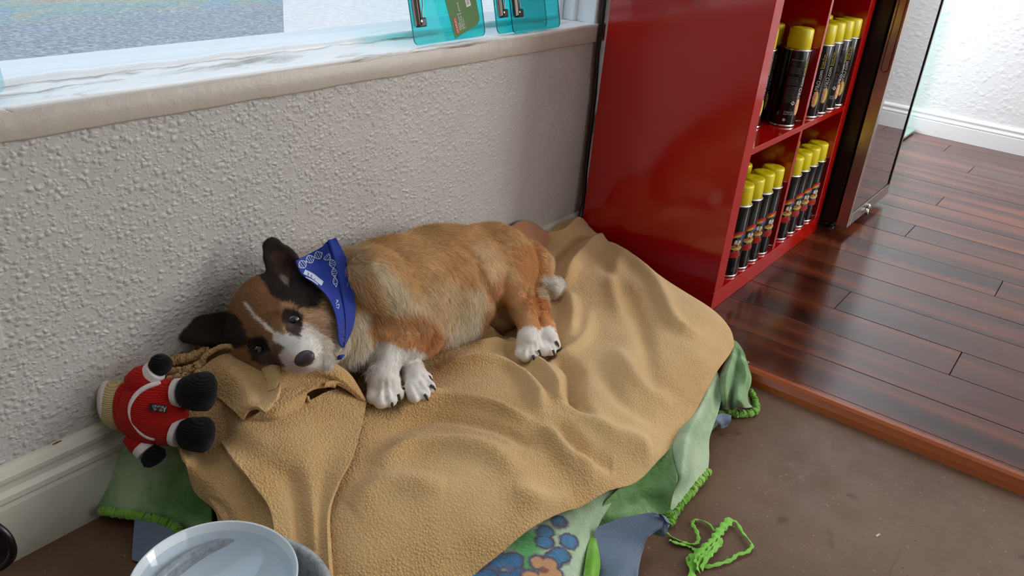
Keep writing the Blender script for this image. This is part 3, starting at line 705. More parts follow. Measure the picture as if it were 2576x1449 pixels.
def fnoise(x, y, seed=0, f=10., octv=3):
    r = np.random.default_rng(seed); o = 0
    for k in range(octv * 4):
        a = r.uniform(0, 2 * np.pi); ff = f * 1.9 ** (k // 4) * r.uniform(.7, 1.3); o = o + np.sin(ff * (x * np.cos(a) + y * np.sin(a)) + r.uniform(0, 6.28)) * .55 ** (k // 4)
    return o / 3
def hfull(xy): return hbase(xy) + hfold(xy) + .0022 * fnoise(xy[..., 0], xy[..., 1], 3, 22.)
def onB(u, v, dz=0.):
    z = .11
    for _ in range(8): p = PZ(u, v, z + dz); z = float(hbase(p[:2])[0])
    return PZ(u, v, z + dz)

tb = empty('tan_blanket', label='tan fleece blanket spread over the top of the dog bed, folded at the left', cat='blanket')
right = [(-.0, -.045, 0)] + [tuple(PZ(u, v, z)) for u, v, z in [(1518, 600, .112), (1560, 626, .105), (1640, 680, .102), (1720, 730, .1), (1792, 776, .09), (1838, 824, .075), (1848, 868, .058)]]
front = [tuple(PZ(u, v, z)) for u, v, z in [(1848, 868, .058), (1830, 902, .056), (1790, 960, .054), (1745, 1048, .051), (1700, 1112, .048), (1655, 1165, .045), (1600, 1212, .042), (1530, 1248, .039), (1450, 1290, .036), (1350, 1345, .031), (1260, 1405, .026), (1190, 1449, .022), (1100, 1515, .02), (1000, 1580, .02), (880, 1620, .02)]][::-1]
left = [tuple(PY(492, 788, -.012))] + [tuple(PZ(u, v, z)) for u, v, z in [(440, 880, .155), (424, 960, .135), (436, 1050, .12), (470, 1140, .10), (520, 1240, .08), (590, 1350, .06), (680, 1480, .04)]] + [front[0]]
left[0] = (left[0][0], -.012, 0)
back = [left[0], (-1.0, -.006, 0), (-.7, -.006, 0), (-.4, -.006, 0), (-.14, -.010, 0), (-.07, -.018, 0), (-.0, -.045, 0)]
nu, nv = 420, 300
def arc(P, n):
    P = catmull(P, 400)[:, :2]; s_ = np.r_[0, np.cumsum(np.linalg.norm(np.diff(P, axis=0), axis=1))]; t_ = np.linspace(0, s_[-1], n)
    return np.stack([np.interp(t_, s_, P[:, 0]), np.interp(t_, s_, P[:, 1])], 1)
Bk, Fr, Lf, Rt = arc(back, nu), arc(front, nu), arc(left, nv), arc(right, nv)
uu = np.linspace(0, 1, nu)[None, :, None]; vv = np.linspace(0, 1, nv)[:, None, None]
XY = (1 - vv) * Bk[None] + vv * Fr[None] + (1 - uu) * Lf[:, None] + uu * Rt[:, None] - ((1 - uu) * (1 - vv) * Bk[0] + uu * (1 - vv) * Bk[-1] + (1 - uu) * vv * Fr[0] + uu * vv * Fr[-1])
# edge waviness
Z0 = hfull(XY)
S = np.concatenate([XY, Z0[..., None]], -1)
S[..., 1] = np.minimum(S[..., 1], -.004)
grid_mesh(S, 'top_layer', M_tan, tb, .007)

def patch(rows, name, matl, parent, nu=90, nv=70, thick=.006, absz=False, jit=.0012, seed=1):
    C = [[(onB(*p) if not absz else PZ(*p)) if p[0] > 5 else np.array(p) for p in r] for r in rows]
    S = grid_surface(C, nu, nv)
    n_ = fnoise(S[..., 0], S[..., 1] + S[..., 2], seed, 40.)
    S = S + n_[..., None] * jit * CT
    return grid_mesh(S, name, matl, parent, thick)
# lower left layer, hanging beside the toy down to the green blanket
patch([[(470, 1010, .004), (530, 1020, .006), (600, 1050, .006), (680, 1060, .006)],
       [(440, 1070, .004), (500, 1100, .012), (600, 1110, .006), (700, 1110, .006)],
       [(462, 1150, .002), (520, 1170, .014), (600, 1170, .006), (710, 1180, .006)],
       [(488, 1235, -.004), (550, 1240, .010), (610, 1240, .000), (715, 1250, .006)],
       [(544, 1295, -.016), (590, 1290, .006), (640, 1290, .0), (720, 1300, .004)],
       [(546, 1400, -.024), (600, 1400, .0), (650, 1400, .0), (720, 1400, .002)],
       [(560, 1480, -.030), (610, 1480, -.01), (660, 1480, -.006), (720, 1480, -.004)]], 'lower_fold', M_tan, tb, jit=.0020, seed=4)
# large upper flap with its corner beside the front paws
patch([[(520, 1010, .012), (600, 1030, .014), (690, 1030, .014), (770, 1010, .022), (850, 978, .024), (922, 1012, .018)],
       [(530, 1070, .016), (600, 1075, .018), (690, 1080, .018), (770, 1070, .020), (850, 1062, .018), (908, 1080, .016)],
       [(575, 1140, .026), (640, 1145, .018), (710, 1150, .022), (770, 1150, .024), (830, 1140, .016), (885, 1150, .017)],
       [(635, 1215, .030), (690, 1215, .022), (735, 1215, .014), (780, 1220, .022), (815, 1210, .014), (850, 1215, .018)],
       [(680, 1285, .030), (720, 1285, .024), (755, 1290, .012), (785, 1290, .022), (810, 1280, .014), (826, 1285, .018)],
       [(692, 1370, .030), (730, 1370, .026), (765, 1370, .012), (790, 1370, .022), (812, 1370, .014), (824, 1370, .020)],
       [(692, 1480, .010), (735, 1480, .020), (770, 1480, .006), (795, 1480, .016), (818, 1480, .008), (832, 1480, .016)]], 'upper_flap', M_tan, tb, 130, 130, jit=.0016, seed=5)
# ridge fold from the muzzle round to the corner (open underneath)
patch([[(690, 940, .020), (760, 925, .030), (830, 930, .034), (885, 955, .028), (922, 1008, .014)],
       [(690, 914, .058), (760, 897, .074), (826, 906, .070), (880, 940, .050), (920, 1005, .020)],
       [(690, 950, .052), (760, 932, .058), (824, 938, .058), (874, 962, .046), (917, 1010, .020)],
       [(690, 985, .038), (760, 960, .040), (815, 955, .044), (866, 976, .036), (912, 1014, .016)],
       [(680, 1025, .036), (740, 1002, .038), (790, 975, .042), (845, 964, .040), (905, 1003, .020)]], 'rolled_ridge', M_tan, tb, 110, 50, jit=.0012, seed=6)
patch([[(690, 980, .036), (740, 975, .040), (775, 972, .042)],
       [(670, 1020, .034), (720, 1018, .034), (772, 992, .034)],
       [(640, 1045, .026), (700, 1045, .028), (765, 1015, .026)],
       [(612, 1062, .018), (690, 1058, .018), (750, 1038, .018)]], 'rolled_edge', M_tan, tb, 60, 40, jit=.0008, seed=7)
# hood-like corner in front of the toy and its turned-up tip at the eye
patch([[(495, 935, .020), (540, 900, .030), (580, 888, .034), (620, 896, .036), (660, 912, .036)],
       [(520, 975, .034), (570, 930, .040), (620, 925, .038), (660, 925, .042), (700, 925, .048)],
       [(560, 1010, .040), (610, 975, .040), (650, 975, .034), (680, 970, .044), (704, 965, .054)],
       [(590, 1035, .038), (625, 1012, .046), (655, 1010, .046), (680, 1005, .052), (696, 1000, .056)],
       [(612, 1058, .022), (622, 1032, .040), (645, 1022, .050), (668, 1035, .052), (684, 1024, .050)]], 'hood_fold', M_tan, tb, 90, 90, jit=.0012, seed=8)
patch([[(648, 905, .046), (664, 888, .060), (682, 870, .074)],
       [(660, 935, .046), (678, 915, .060), (694, 890, .070)],
       [(672, 965, .046), (690, 945, .058), (704, 920, .064)],
       [(672, 985, .044), (692, 975, .054), (706, 950, .060)]], 'corner_tip', M_tan, tb, 40, 50, thick=.005, jit=.0005, seed=9)
def roll(pts, r, name, n=14, m=110, matl=None, parent=None, onb=True):
    C = catmull([(onB(*p) if onb else PZ(*p)) for p in pts], m)
    C = C + rng.normal(0, r * .07, C.shape); rr = r * (1 + .07 * np.sin(np.arange(m) * .5) + .09 * np.sin(np.arange(m) * 2.3) + rng.normal(0, .06, m)); rr[0] *= .5; rr[-1] *= .5
    return MB().tube(C, list(rr), n).build(name, matl or M_tan, parent if parent is not None else tb, True)
roll([(500, 925, .018), (520, 893, .034), (560, 872, .044), (605, 878, .048), (632, 896, .046), (652, 905, .044)], .0042, 'hem_loop')
roll([(420, 915, .006), (440, 905, .014), (480, 900, .018), (500, 890, .02), (525, 885, .02)], .008, 'small_fold')
roll([(424, 935, .006), (455, 935, .014), (490, 925, .020), (512, 912, .02)], .007, 'small_fold')
roll([(430, 960, .006), (460, 952, .014), (485, 960, .018), (505, 940, .02)], .009, 'small_fold')
roll([(612, 1060, .014), (690, 1058, .016), (745, 1045, .016), (775, 1020, .02), (772, 995, .03)], .0030, 'hem_loop')

# hidden cushion that carries it all
pk = []
for X_, Y_ in [(a, b_) for a in np.linspace(-1.20, -.2, 24) for b_ in np.linspace(-.5, -.03, 12)]: pk.append((X_, Y_))
cb = MB(); nx, ny = 24, 12; xs = np.linspace(-1.19, -.16, nx); ys = np.linspace(-.50, -.03, ny)
gx, gy = np.meshgrid(xs, ys); zz = hbase(np.stack([gx, gy], -1)) - .048
edge = np.minimum(np.minimum(gx - xs[0], xs[-1] - gx), np.minimum(gy - ys[0], ys[-1] - gy)); zz = ZC + (zz - ZC) * np.clip(edge / .05, 0, 1) ** .5
vs = [(gx[j, i], gy[j, i], max(zz[j, i], ZC + .001)) for j in range(ny) for i in range(nx)]
fs = [(j * nx + i, j * nx + i + 1, (j + 1) * nx + i + 1, (j + 1) * nx + i) for j in range(ny - 1) for i in range(nx - 1)]
tag(cb.add(vs, fs).build('bed_cushion', M_blue, None, True), 'low cushion under all the blankets, hidden by them', 'cushion')

# ---- green plush blanket (right end, front and left end) ; z is absolute here
gb = empty('green_blanket', label='mottled green plush blanket with lime binding hanging out from under the tan one', cat='blanket')
A = dict(absz=True)
patch([[(1840, 850, .050), (1848, 856, .050), (1856, 862, .048), (1866, 876, .046), (1874, 892, .042), (1880, 915, .036)],
       [(1832, 892, .048), (1844, 896, .058), (1856, 902, .046), (1866, 908, .052), (1880, 922, .048), (1890, 944, .026)],
       [(1814, 935, .046), (1832, 938, .056), (1848, 946, .034), (1862, 944, .036), (1878, 952, .050), (1889, 966, .026)],
       [(1808, 975, .034), (1826, 978, .052), (1842, 980, .028), (1856, 972, .044), (1872, 978, .040), (1882, 988, .014)],
       [(1806, 1010, .012), (1826, 1012, .030), (1840, 1014, .010), (1852, 1004, .040), (1870, 1008, .036), (1884, 1012, .006)],
       [(1806, 1034, -.006), (1824, 1030, .006), (1840, 1034, -.006), (1856, 1024, .018), (1876, 1026, .018), (1894, 1024, -.008)]], 'corner_drape', M_green, gb, 70, 80, absz=True, jit=.001, seed=11)
hl = lambda pts, r, nm='binding', n=12, m=150, matl=None, parent=None: roll(pts, r, nm, n, m, matl or M_lime, parent or gb, False)
hl([(1804, 1040, -.010), (1836, 1032, -.008), (1848, 1040, -.012), (1880, 1040, -.014), (1902, 1032, -.014), (1898, 1008, -.010), (1886, 982, .002)], .0075)
patch([[(1800, 925, .046), (1806, 940, .044), (1812, 960, .038), (1818, 990, .030)],
       [(1740, 1030, .050), (1765, 1030, .056), (1790, 1030, .026), (1806, 1040, .018)],
       [(1700, 1085, .050), (1734, 1090, .064), (1760, 1095, .030), (1786, 1100, .012)],
       [(1680, 1130, .040), (1722, 1140, .060), (1752, 1150, .024), (1784, 1150, .004)],
       [(1680, 1190, .026), (1716, 1195, .044), (1748, 1190, .010), (1780, 1185, -.004)],
       [(1684, 1250, .012), (1706, 1240, .008), (1742, 1215, .000), (1776, 1195, -.010)],
       [(1688, 1290, -.004), (1706, 1270, -.004), (1742, 1235, -.010), (1776, 1203, -.014)]], 'side_drape', M_pale, gb, 70, 110, absz=True, jit=.001, seed=12)
hl([(1780, 1186, -.008), (1758, 1212, -.010), (1730, 1245, -.012), (1705, 1275, -.012), (1688, 1300, -.012), (1682, 1318, -.014)], .0080)
patch([[(1560, 1225, .040), (1600, 1200, .042), (1650, 1150, .046), (1690, 1110, .050)],
       [(1530, 1255, .036), (1590, 1235, .030), (1650, 1205, .034), (1692, 1150, .052)],
       [(1510, 1285, .024), (1580, 1265, .014), (1640, 1240, .022), (1702, 1205, .046)],
       [(1506, 1310, .010), (1570, 1290, .014), (1640, 1270, .006), (1690, 1255, .018)],
       [(1506, 1330, .000), (1570, 1320, .000), (1640, 1300, -.006), (1684, 1290, -.004)]], 'middle_drape', M_green, gb, 90, 70, absz=True, jit=.002, seed=13)
hl([(1672, 1290, -.008), (1685, 1295, -.008), (1690, 1310, -.014)], .008)
patch([[(1495, 1330, .012), (1500, 1345, .014), (1504, 1370, .010)],
       [(1480, 1370, .014), (1496, 1390, .018), (1510, 1410, .006)],
       [(1470, 1430, .010), (1490, 1440, .014), (1508, 1440, .002)],
       [(1462, 1500, .004), (1480, 1500, .006), (1500, 1490, -.010)]], 'dark_tuck', M_lime, gb, 40, 50, absz=True, seed=14)
patch([[(264, 1075, .098), (300, 1070, .105), (380, 1080, .105), (460, 1090, .100), (520, 1110, .098)],
       [(256, 1130, .070), (300, 1130, .078), (380, 1135, .080), (460, 1150, .076), (520, 1180, .070)],
       [(250, 1200, .034), (300, 1205, .040), (380, 1210, .042), (460, 1230, .040), (530, 1260, .036)],
       [(248, 1265, .004), (300, 1275, .006), (370, 1285, .008), (430, 1300, .008), (530, 1330, .010)],
       [(250, 1285, -.004), (300, 1292, -.004), (360, 1300, -.004), (430, 1318, -.004), (520, 1360, -.004)]], 'end_drape', M_green, gb, 100, 80, absz=True, jit=.0014, seed=15)
hl([(252, 1284, .002), (300, 1291, .003), (350, 1298, .003), (400, 1309, .003), (438, 1324, .002), (455, 1345, .000), (462, 1380, -.004)], .0070)

# ---- floral pale green blanket at the front
def floral():
    m = plush('floral_plush', [srgb(158, 186, 146), srgb(178, 200, 164), srgb(192, 210, 180)]); t = NT(m)
    base = m.node_tree.nodes['Principled BSDF'].inputs['Base Color'].links[0].from_socket
    return m, t, base
M_flo, t, base = floral()
dn = t.n('VectorMath', operation='ADD'); sc_ = t.n('VectorMath', operation='SCALE'); sc_.inputs['Scale'].default_value = .012
t.t.links.new(t.noise(70, 3, .6, out='Color'), sc_.inputs[0]); t.inp(dn, '0', t.co); t.inp(dn, '1', sc_.outputs[0]); co = dn.outputs[0]
def dot(col_in, p, r, color, soft=.002):
    vm = t.n('VectorMath', operation='DISTANCE'); t.inp(vm, '0', co); vm.inputs[1].default_value = (p[0] + .006, p[1] + .006, p[2] + .006)
    mr = t.n('MapRange'); t.inp(mr, 'Value', vm.outputs['Value']); mr.inputs[1].default_value = r + soft; mr.inputs[2].default_value = r - soft; mr.inputs[3].default_value = 0; mr.inputs[4].default_value = 1
    return t.mix(mr.outputs[0], col_in, color)
def fz(u, v): return PZ(u, v, .022 + .0)
c = base
def flower(u, v, petals, R_, col, cc):
    global c
    for (du, dv) in petals: c = dot(c, fz(u + du, v + dv), R_ * 1.32, srgb(92, 84, 104))
    for (du, dv) in petals: c = dot(c, fz(u + du, v + dv), R_ * .95, col)
    c = dot(c, fz(u, v), R_ * .45, cc)
c = dot(c, fz(1322, 1372), .026, srgb(96, 172, 98), .008); c = dot(c, fz(1325, 1415), .018, srgb(96, 172, 98), .006)
flower(1398, 1352, [(8, -30), (32, 12), (12, 46), (-28, -6), (-30, 18), (-8, 60)], .0125, srgb(78, 132, 172), srgb(110, 140, 110))
flower(1280, 1432, [(-28, -18), (10, -18), (-48, 14), (-8, 30), (28, 20)], .0140, srgb(66, 116, 156), srgb(100, 110, 140))
flower(1368, 1435, [(-16, -18), (14, -14), (-34, 16), (6, 14), (28, 8)], .0115, srgb(206, 156, 112), srgb(150, 100, 90))
flower(1215, 1475, [(-28, -18), (10, -18)], .0140, srgb(66, 116, 156), srgb(100, 110, 140))
t.color(c)
fb = empty('floral_blanket', label='pale green plush blanket printed with blue and orange flowers at the front edge', cat='blanket')
patch([[(1130, 1449, .020), (1250, 1380, .026), (1350, 1320, .030), (1440, 1270, .034), (1560, 1215, .040)],
       [(1150, 1470, .020), (1270, 1405, .026), (1370, 1340, .030), (1450, 1300, .030), (1545, 1255, .030)],
       [(1180, 1500, .018), (1300, 1430, .024), (1400, 1370, .026), (1465, 1335, .022), (1512, 1310, .016)],
       [(1220, 1530, .014), (1320, 1465, .020), (1410, 1415, .022), (1460, 1395, .016), (1488, 1372, .004)],
       [(1260, 1580, .008), (1340, 1530, .012), (1400, 1500, .012), (1440, 1480, .008), (1466, 1460, -.004)]], 'drape', M_flo, fb, 100, 70, absz=True, jit=.0012, seed=16)

# ---- slate blue fleece blanket at the bottom
bb = empty('blue_blanket', label='slate blue fleece blanket, lowest of the pile, curling out onto the concrete', cat='blanket')
patch([[(1502, 1325, .024), (1560, 1305, .034), (1610, 1294, .040), (1650, 1290, .044), (1672, 1305, .038)],
       [(1494, 1350, .016), (1560, 1335, .022), (1612, 1322, .030), (1645, 1312, .036), (1664, 1322, .036)],
       [(1502, 1390, .006), (1560, 1375, .010), (1600, 1362, .014), (1622, 1350, .020), (1634, 1345, .024)],
       [(1505, 1430, -.004), (1560, 1420, .004), (1590, 1410, .004), (1608, 1395, .004), (1618, 1385, .006)],
       [(1500, 1470, -.012), (1550, 1465, -.002), (1585, 1460, -.006), (1602, 1450, -.004), (1606, 1440, -.006)],
       [(1498, 1540, -.016), (1550, 1540, -.008), (1582, 1535, -.014), (1598, 1530, -.012), (1602, 1525, -.016)]], 'front_curl', M_blue, bb, 80, 90, absz=True, jit=.0012, seed=17)
patch([[(1640, 1298, .044), (1655, 1300, .044), (1670, 1310, .038)],
       [(1655, 1302, .040), (1672, 1312, .036), (1681, 1328, .028)],
       [(1650, 1325, .026), (1668, 1338, .022), (1676, 1346, .016)],
       [(1625, 1335, .014), (1650, 1346, .010), (1668, 1350, .008)]], 'curl_lip', M_blue, bb, 40, 40, absz=True, seed=18)
patch([[(1786, 1060, .014), (1800, 1045, .018), (1820, 1040, .014), (1840, 1045, .006)],
       [(1790, 1070, .004), (1806, 1060, .012), (1820, 1062, .000), (1838, 1060, .000)],
       [(1790, 1085, -.016), (1806, 1070, -.006), (1816, 1078, -.014), (1830, 1072, -.014)]], 'side_corner', M_blue, bb, 50, 40, absz=True, seed=19)
patch([[(338, 1290, .006), (380, 1295, .006), (450, 1310, .006)],
       [(336, 1330, -.002), (380, 1335, .000), (460, 1350, .000)],
       [(332, 1380, -.010), (380, 1385, -.008), (470, 1400, -.006)],
       [(330, 1408, -.017), (370, 1420, -.015), (470, 1440, -.012)]], 'left_corner', M_blue, bb, 50, 40, absz=True, seed=20)
patch([[(-.40, -.004, .110), (-.34, -.004, .155), (-.27, -.004, .176), (-.215, -.004, .162), (-.13, -.004, .106)],
       [(-.40, -.018, .112), (-.34, -.018, .165), (-.27, -.018, .184), (-.21, -.016, .166), (-.12, -.014, .108)],
       [(-.40, -.032, .11), (-.34, -.034, .148), (-.27, -.038, .160), (-.20, -.034, .142), (-.12, -.028, .106)],
       [(-.40, -.05, .09), (-.34, -.055, .11), (-.26, -.06, .105), (-.19, -.05, .10), (-.12, -.04, .09)]], 'x', M_peach, None, 50, 30, seed=21)
pb = bpy.data.objects['x']; pb.name = 'peach_blanket'; tag(pb, 'peach coloured blanket bunched between the dog’s rump and the wall', 'blanket')
pb['label'] = 'peach coloured blanket bunched behind the rump of the dog against the wall'

# ---- lime ribbon on the floor
def ribbon(pts, wd, name, parent, flat=.7, seed=0):
    r_ = np.random.default_rng(seed); n = len(pts) * 10
    C = catmull([PZ(u, v, ZC + .0035 + h) for u, v, h in pts], n); T_ = np.gradient(C, axis=0); T_ /= np.linalg.norm(T_, axis=1)[:, None]
    up = np.array([0, 0, 1.]); sd = np.cross(T_, up); sd /= np.linalg.norm(sd, axis=1)[:, None]
    ph = np.cumsum(r_.normal(0, .16, n)); ph = ph - ph.mean(); ph = np.clip(ph, -.9, .9)
    wv = wd * (1 + .25 * np.sin(np.arange(n) * .7 + seed)); D = sd * np.cos(ph)[:, None] + up * np.abs(np.sin(ph))[:, None]
    S = np.stack([C - D * wv[:, None] * .5, C + up * wd * .12, C + D * wv[:, None] * .5], 0); S[..., 2] = np.maximum(S[..., 2], ZC + .0012)
    return grid_mesh(S.transpose(1, 0, 2)[:, ::1], name, M_ribbon, parent, .0012)
rb_ = empty('ribbon', label='tangled lime green ribbon lying on the concrete at the front right', cat='ribbon')
ribbon([(1678, 1338, .004), (1690, 1350, 0), (1712, 1360, 0), (1735, 1368, .002), (1752, 1366, .002), (1757, 1355, .003), (1752, 1335, .004), (1742, 1318, .002), (1746, 1308, .002), (1762, 1308, .003), (1785, 1318, .003), (1800, 1338, .004)], .006, 'strand', rb_, seed=1)
ribbon([(1684, 1358, 0), (1705, 1366, .002), (1730, 1372, 0), (1745, 1380, 0), (1752, 1392, .002), (1735, 1400, .002), (1731, 1415, .002), (1745, 1424, 0)], .007, 'strand', rb_, seed=2)
ribbon([(1841, 1306, .004), (1855, 1316, .004), (1868, 1338, .003), (1888, 1362, .003), (1892, 1374, .003), (1880, 1388, .002), (1855, 1395, .003), (1840, 1408, .002), (1810, 1418, .002), (1780, 1425, .002), (1755, 1420, .002), (1742, 1408, .002)], .006, 'strand', rb_, seed=3)
ribbon([(1840, 1306, .008), (1825, 1320, .008), (1812, 1335, .008), (1800, 1352, .008), (1788, 1368, .006), (1765, 1385, .006), (1748, 1402, .006), (1742, 1425, .004), (1742, 1470, .004)], .013, 'strand', rb_, seed=4)
ribbon([(1818, 1358, .010), (1800, 1372, .010), (1786, 1385, .012), (1770, 1400, .012), (1758, 1420, .008), (1757, 1438, .006)], .010, 'strand', rb_, seed=5)
ribbon([(1806, 1350, .012), (1790, 1362, .014), (1772, 1378, .014), (1756, 1396, .012), (1750, 1418, .010)], .008, 'strand', rb_, seed=6)
ribbon([(1814, 1366, .006), (1796, 1385, .012), (1778, 1405, .012), (1764, 1432, .006)], .008, 'strand', rb_, seed=7)

# ---- bowls
wc = np.array(PZ(540, 1450, .128)[:2]); 
def bowl(name, label, c_, prof, m_, mats=None):
    o = MB().lathe(prof, (c_[0], c_[1], 0), 96).build(name, m_, None, True); tag(o, label, 'bowl'); return o
M_cer = mat('white_glaze', srgb(212, 220, 226), .07, spec=.6, Coat_Weight=.4)
M_stone = mat('speckled_grey', srgb(150, 150, 152), .3); t = NT(M_stone); t.color(t.ramp(t.noise(90, 4, .8), [(.3, srgb(118, 120, 124)), (.5, srgb(158, 160, 162)), (.75, srgb(190, 190, 190))]))
zr = .128; r_ = .0985
wb = bowl('water_bowl', 'white round water bowl in the foreground, nested in the grey one', wc, [(0, .066), (.045, .066), (.050, .064), (.052, .067), (.075, .082), (.092, .102), (r_ - .002, zr - .002), (r_ - .0008, zr), (r_ - .0022, zr + .0008), (r_ - .0040, zr - .0006), (.088, .102), (.082, .096), (.070, .086), (.045, .074), (0, .072)], M_cer)
M_wat = glassy('water', (.90, .94, .97), .06, .01, 1.33)
MB().lathe([(0, .1165), (.0915, .1165)], (wc[0], wc[1], 0), 64).build('water', M_wat, wb, True)
gc = wc + np.array([.010, -.030])
bowl('grey_bowl', 'larger speckled grey bowl under the white water bowl', gc, [(0, ZC), (.070, ZC), (.080, ZC + .004), (.104, .04), (.112, .098), (.1125, .103), (.110, .1055), (.1045, .1045), (.102, .098), (.096, .045), (.07, .012), (0, .008)], M_stone)

# ---- cords and dark wheel at the left edge
cz = ZC + .008
tag(MB().tube(catmull([PZ(-60, 1326, cz), PZ(0, 1328, cz), PZ(50, 1322, cz), PZ(110, 1302, cz), PZ(180, 1268, cz), PZ(250, 1236, cz), (-1.22, -.026, cz), (-1.0, -.024, cz), (-.6, -.024, cz)], 80), .0075, 12).build('power_cable', M_black, None, True), 'thick black cable lying along the foot of the white baseboard', 'cable')
wl = empty('fan_wheel', (0, 0, 0), label='dark round rim of some appliance cut off by the left edge', cat='appliance')
wcn = PZ(-48, 1372, .075) * 0 + PY(-52, 1372, -.10)
b = MB(); n = 48; vs = []
for k in range(n):
    a = 2 * math.pi * k / n
    for R_, tt in ((.044, -.004), (.047, 0), (.044, .006), (.038, .004), (.036, -.002)):
        vs.append(tuple(wcn + np.array(CR) * 0 + np.array([.82 * 0, 0, 0]) + R_ * 1.0 * (math.cos(a) * CR + math.sin(a) * np.array([0, 0, 1.])) + tt * np.cross(CR, [0, 0, 1])))
b.add(vs, [(k * 5 + j, k * 5 + (j + 1) % 5, ((k + 1) % n) * 5 + (j + 1) % 5, ((k + 1) % n) * 5 + j) for k in range(n) for j in range(5)])
b.build('rim', M_black, wl, True)
b = MB(); vs = [tuple(wcn + .037 * (math.cos(2 * math.pi * k / 32) * CR + math.sin(2 * math.pi * k / 32) * np.array([0, 0, 1.])) + .002 * np.cross(CR, [0, 0, 1])) for k in range(32)]
b.add(vs, [tuple(range(32))]).build('disc', mat('dark_blue_plastic', srgb(26, 24, 40), .25), wl)
MB().tube([wcn + np.array([0, 0, -.04]), np.array([wcn[0], wcn[1], ZC + .004])], .006, 10).build('stem', M_black, wl)
b = MB(); b.lathe([(0, 0), (.03, 0), (.028, .006), (0, .008)], (wcn[0], wcn[1], ZC), 24).build('base', M_black, wl)

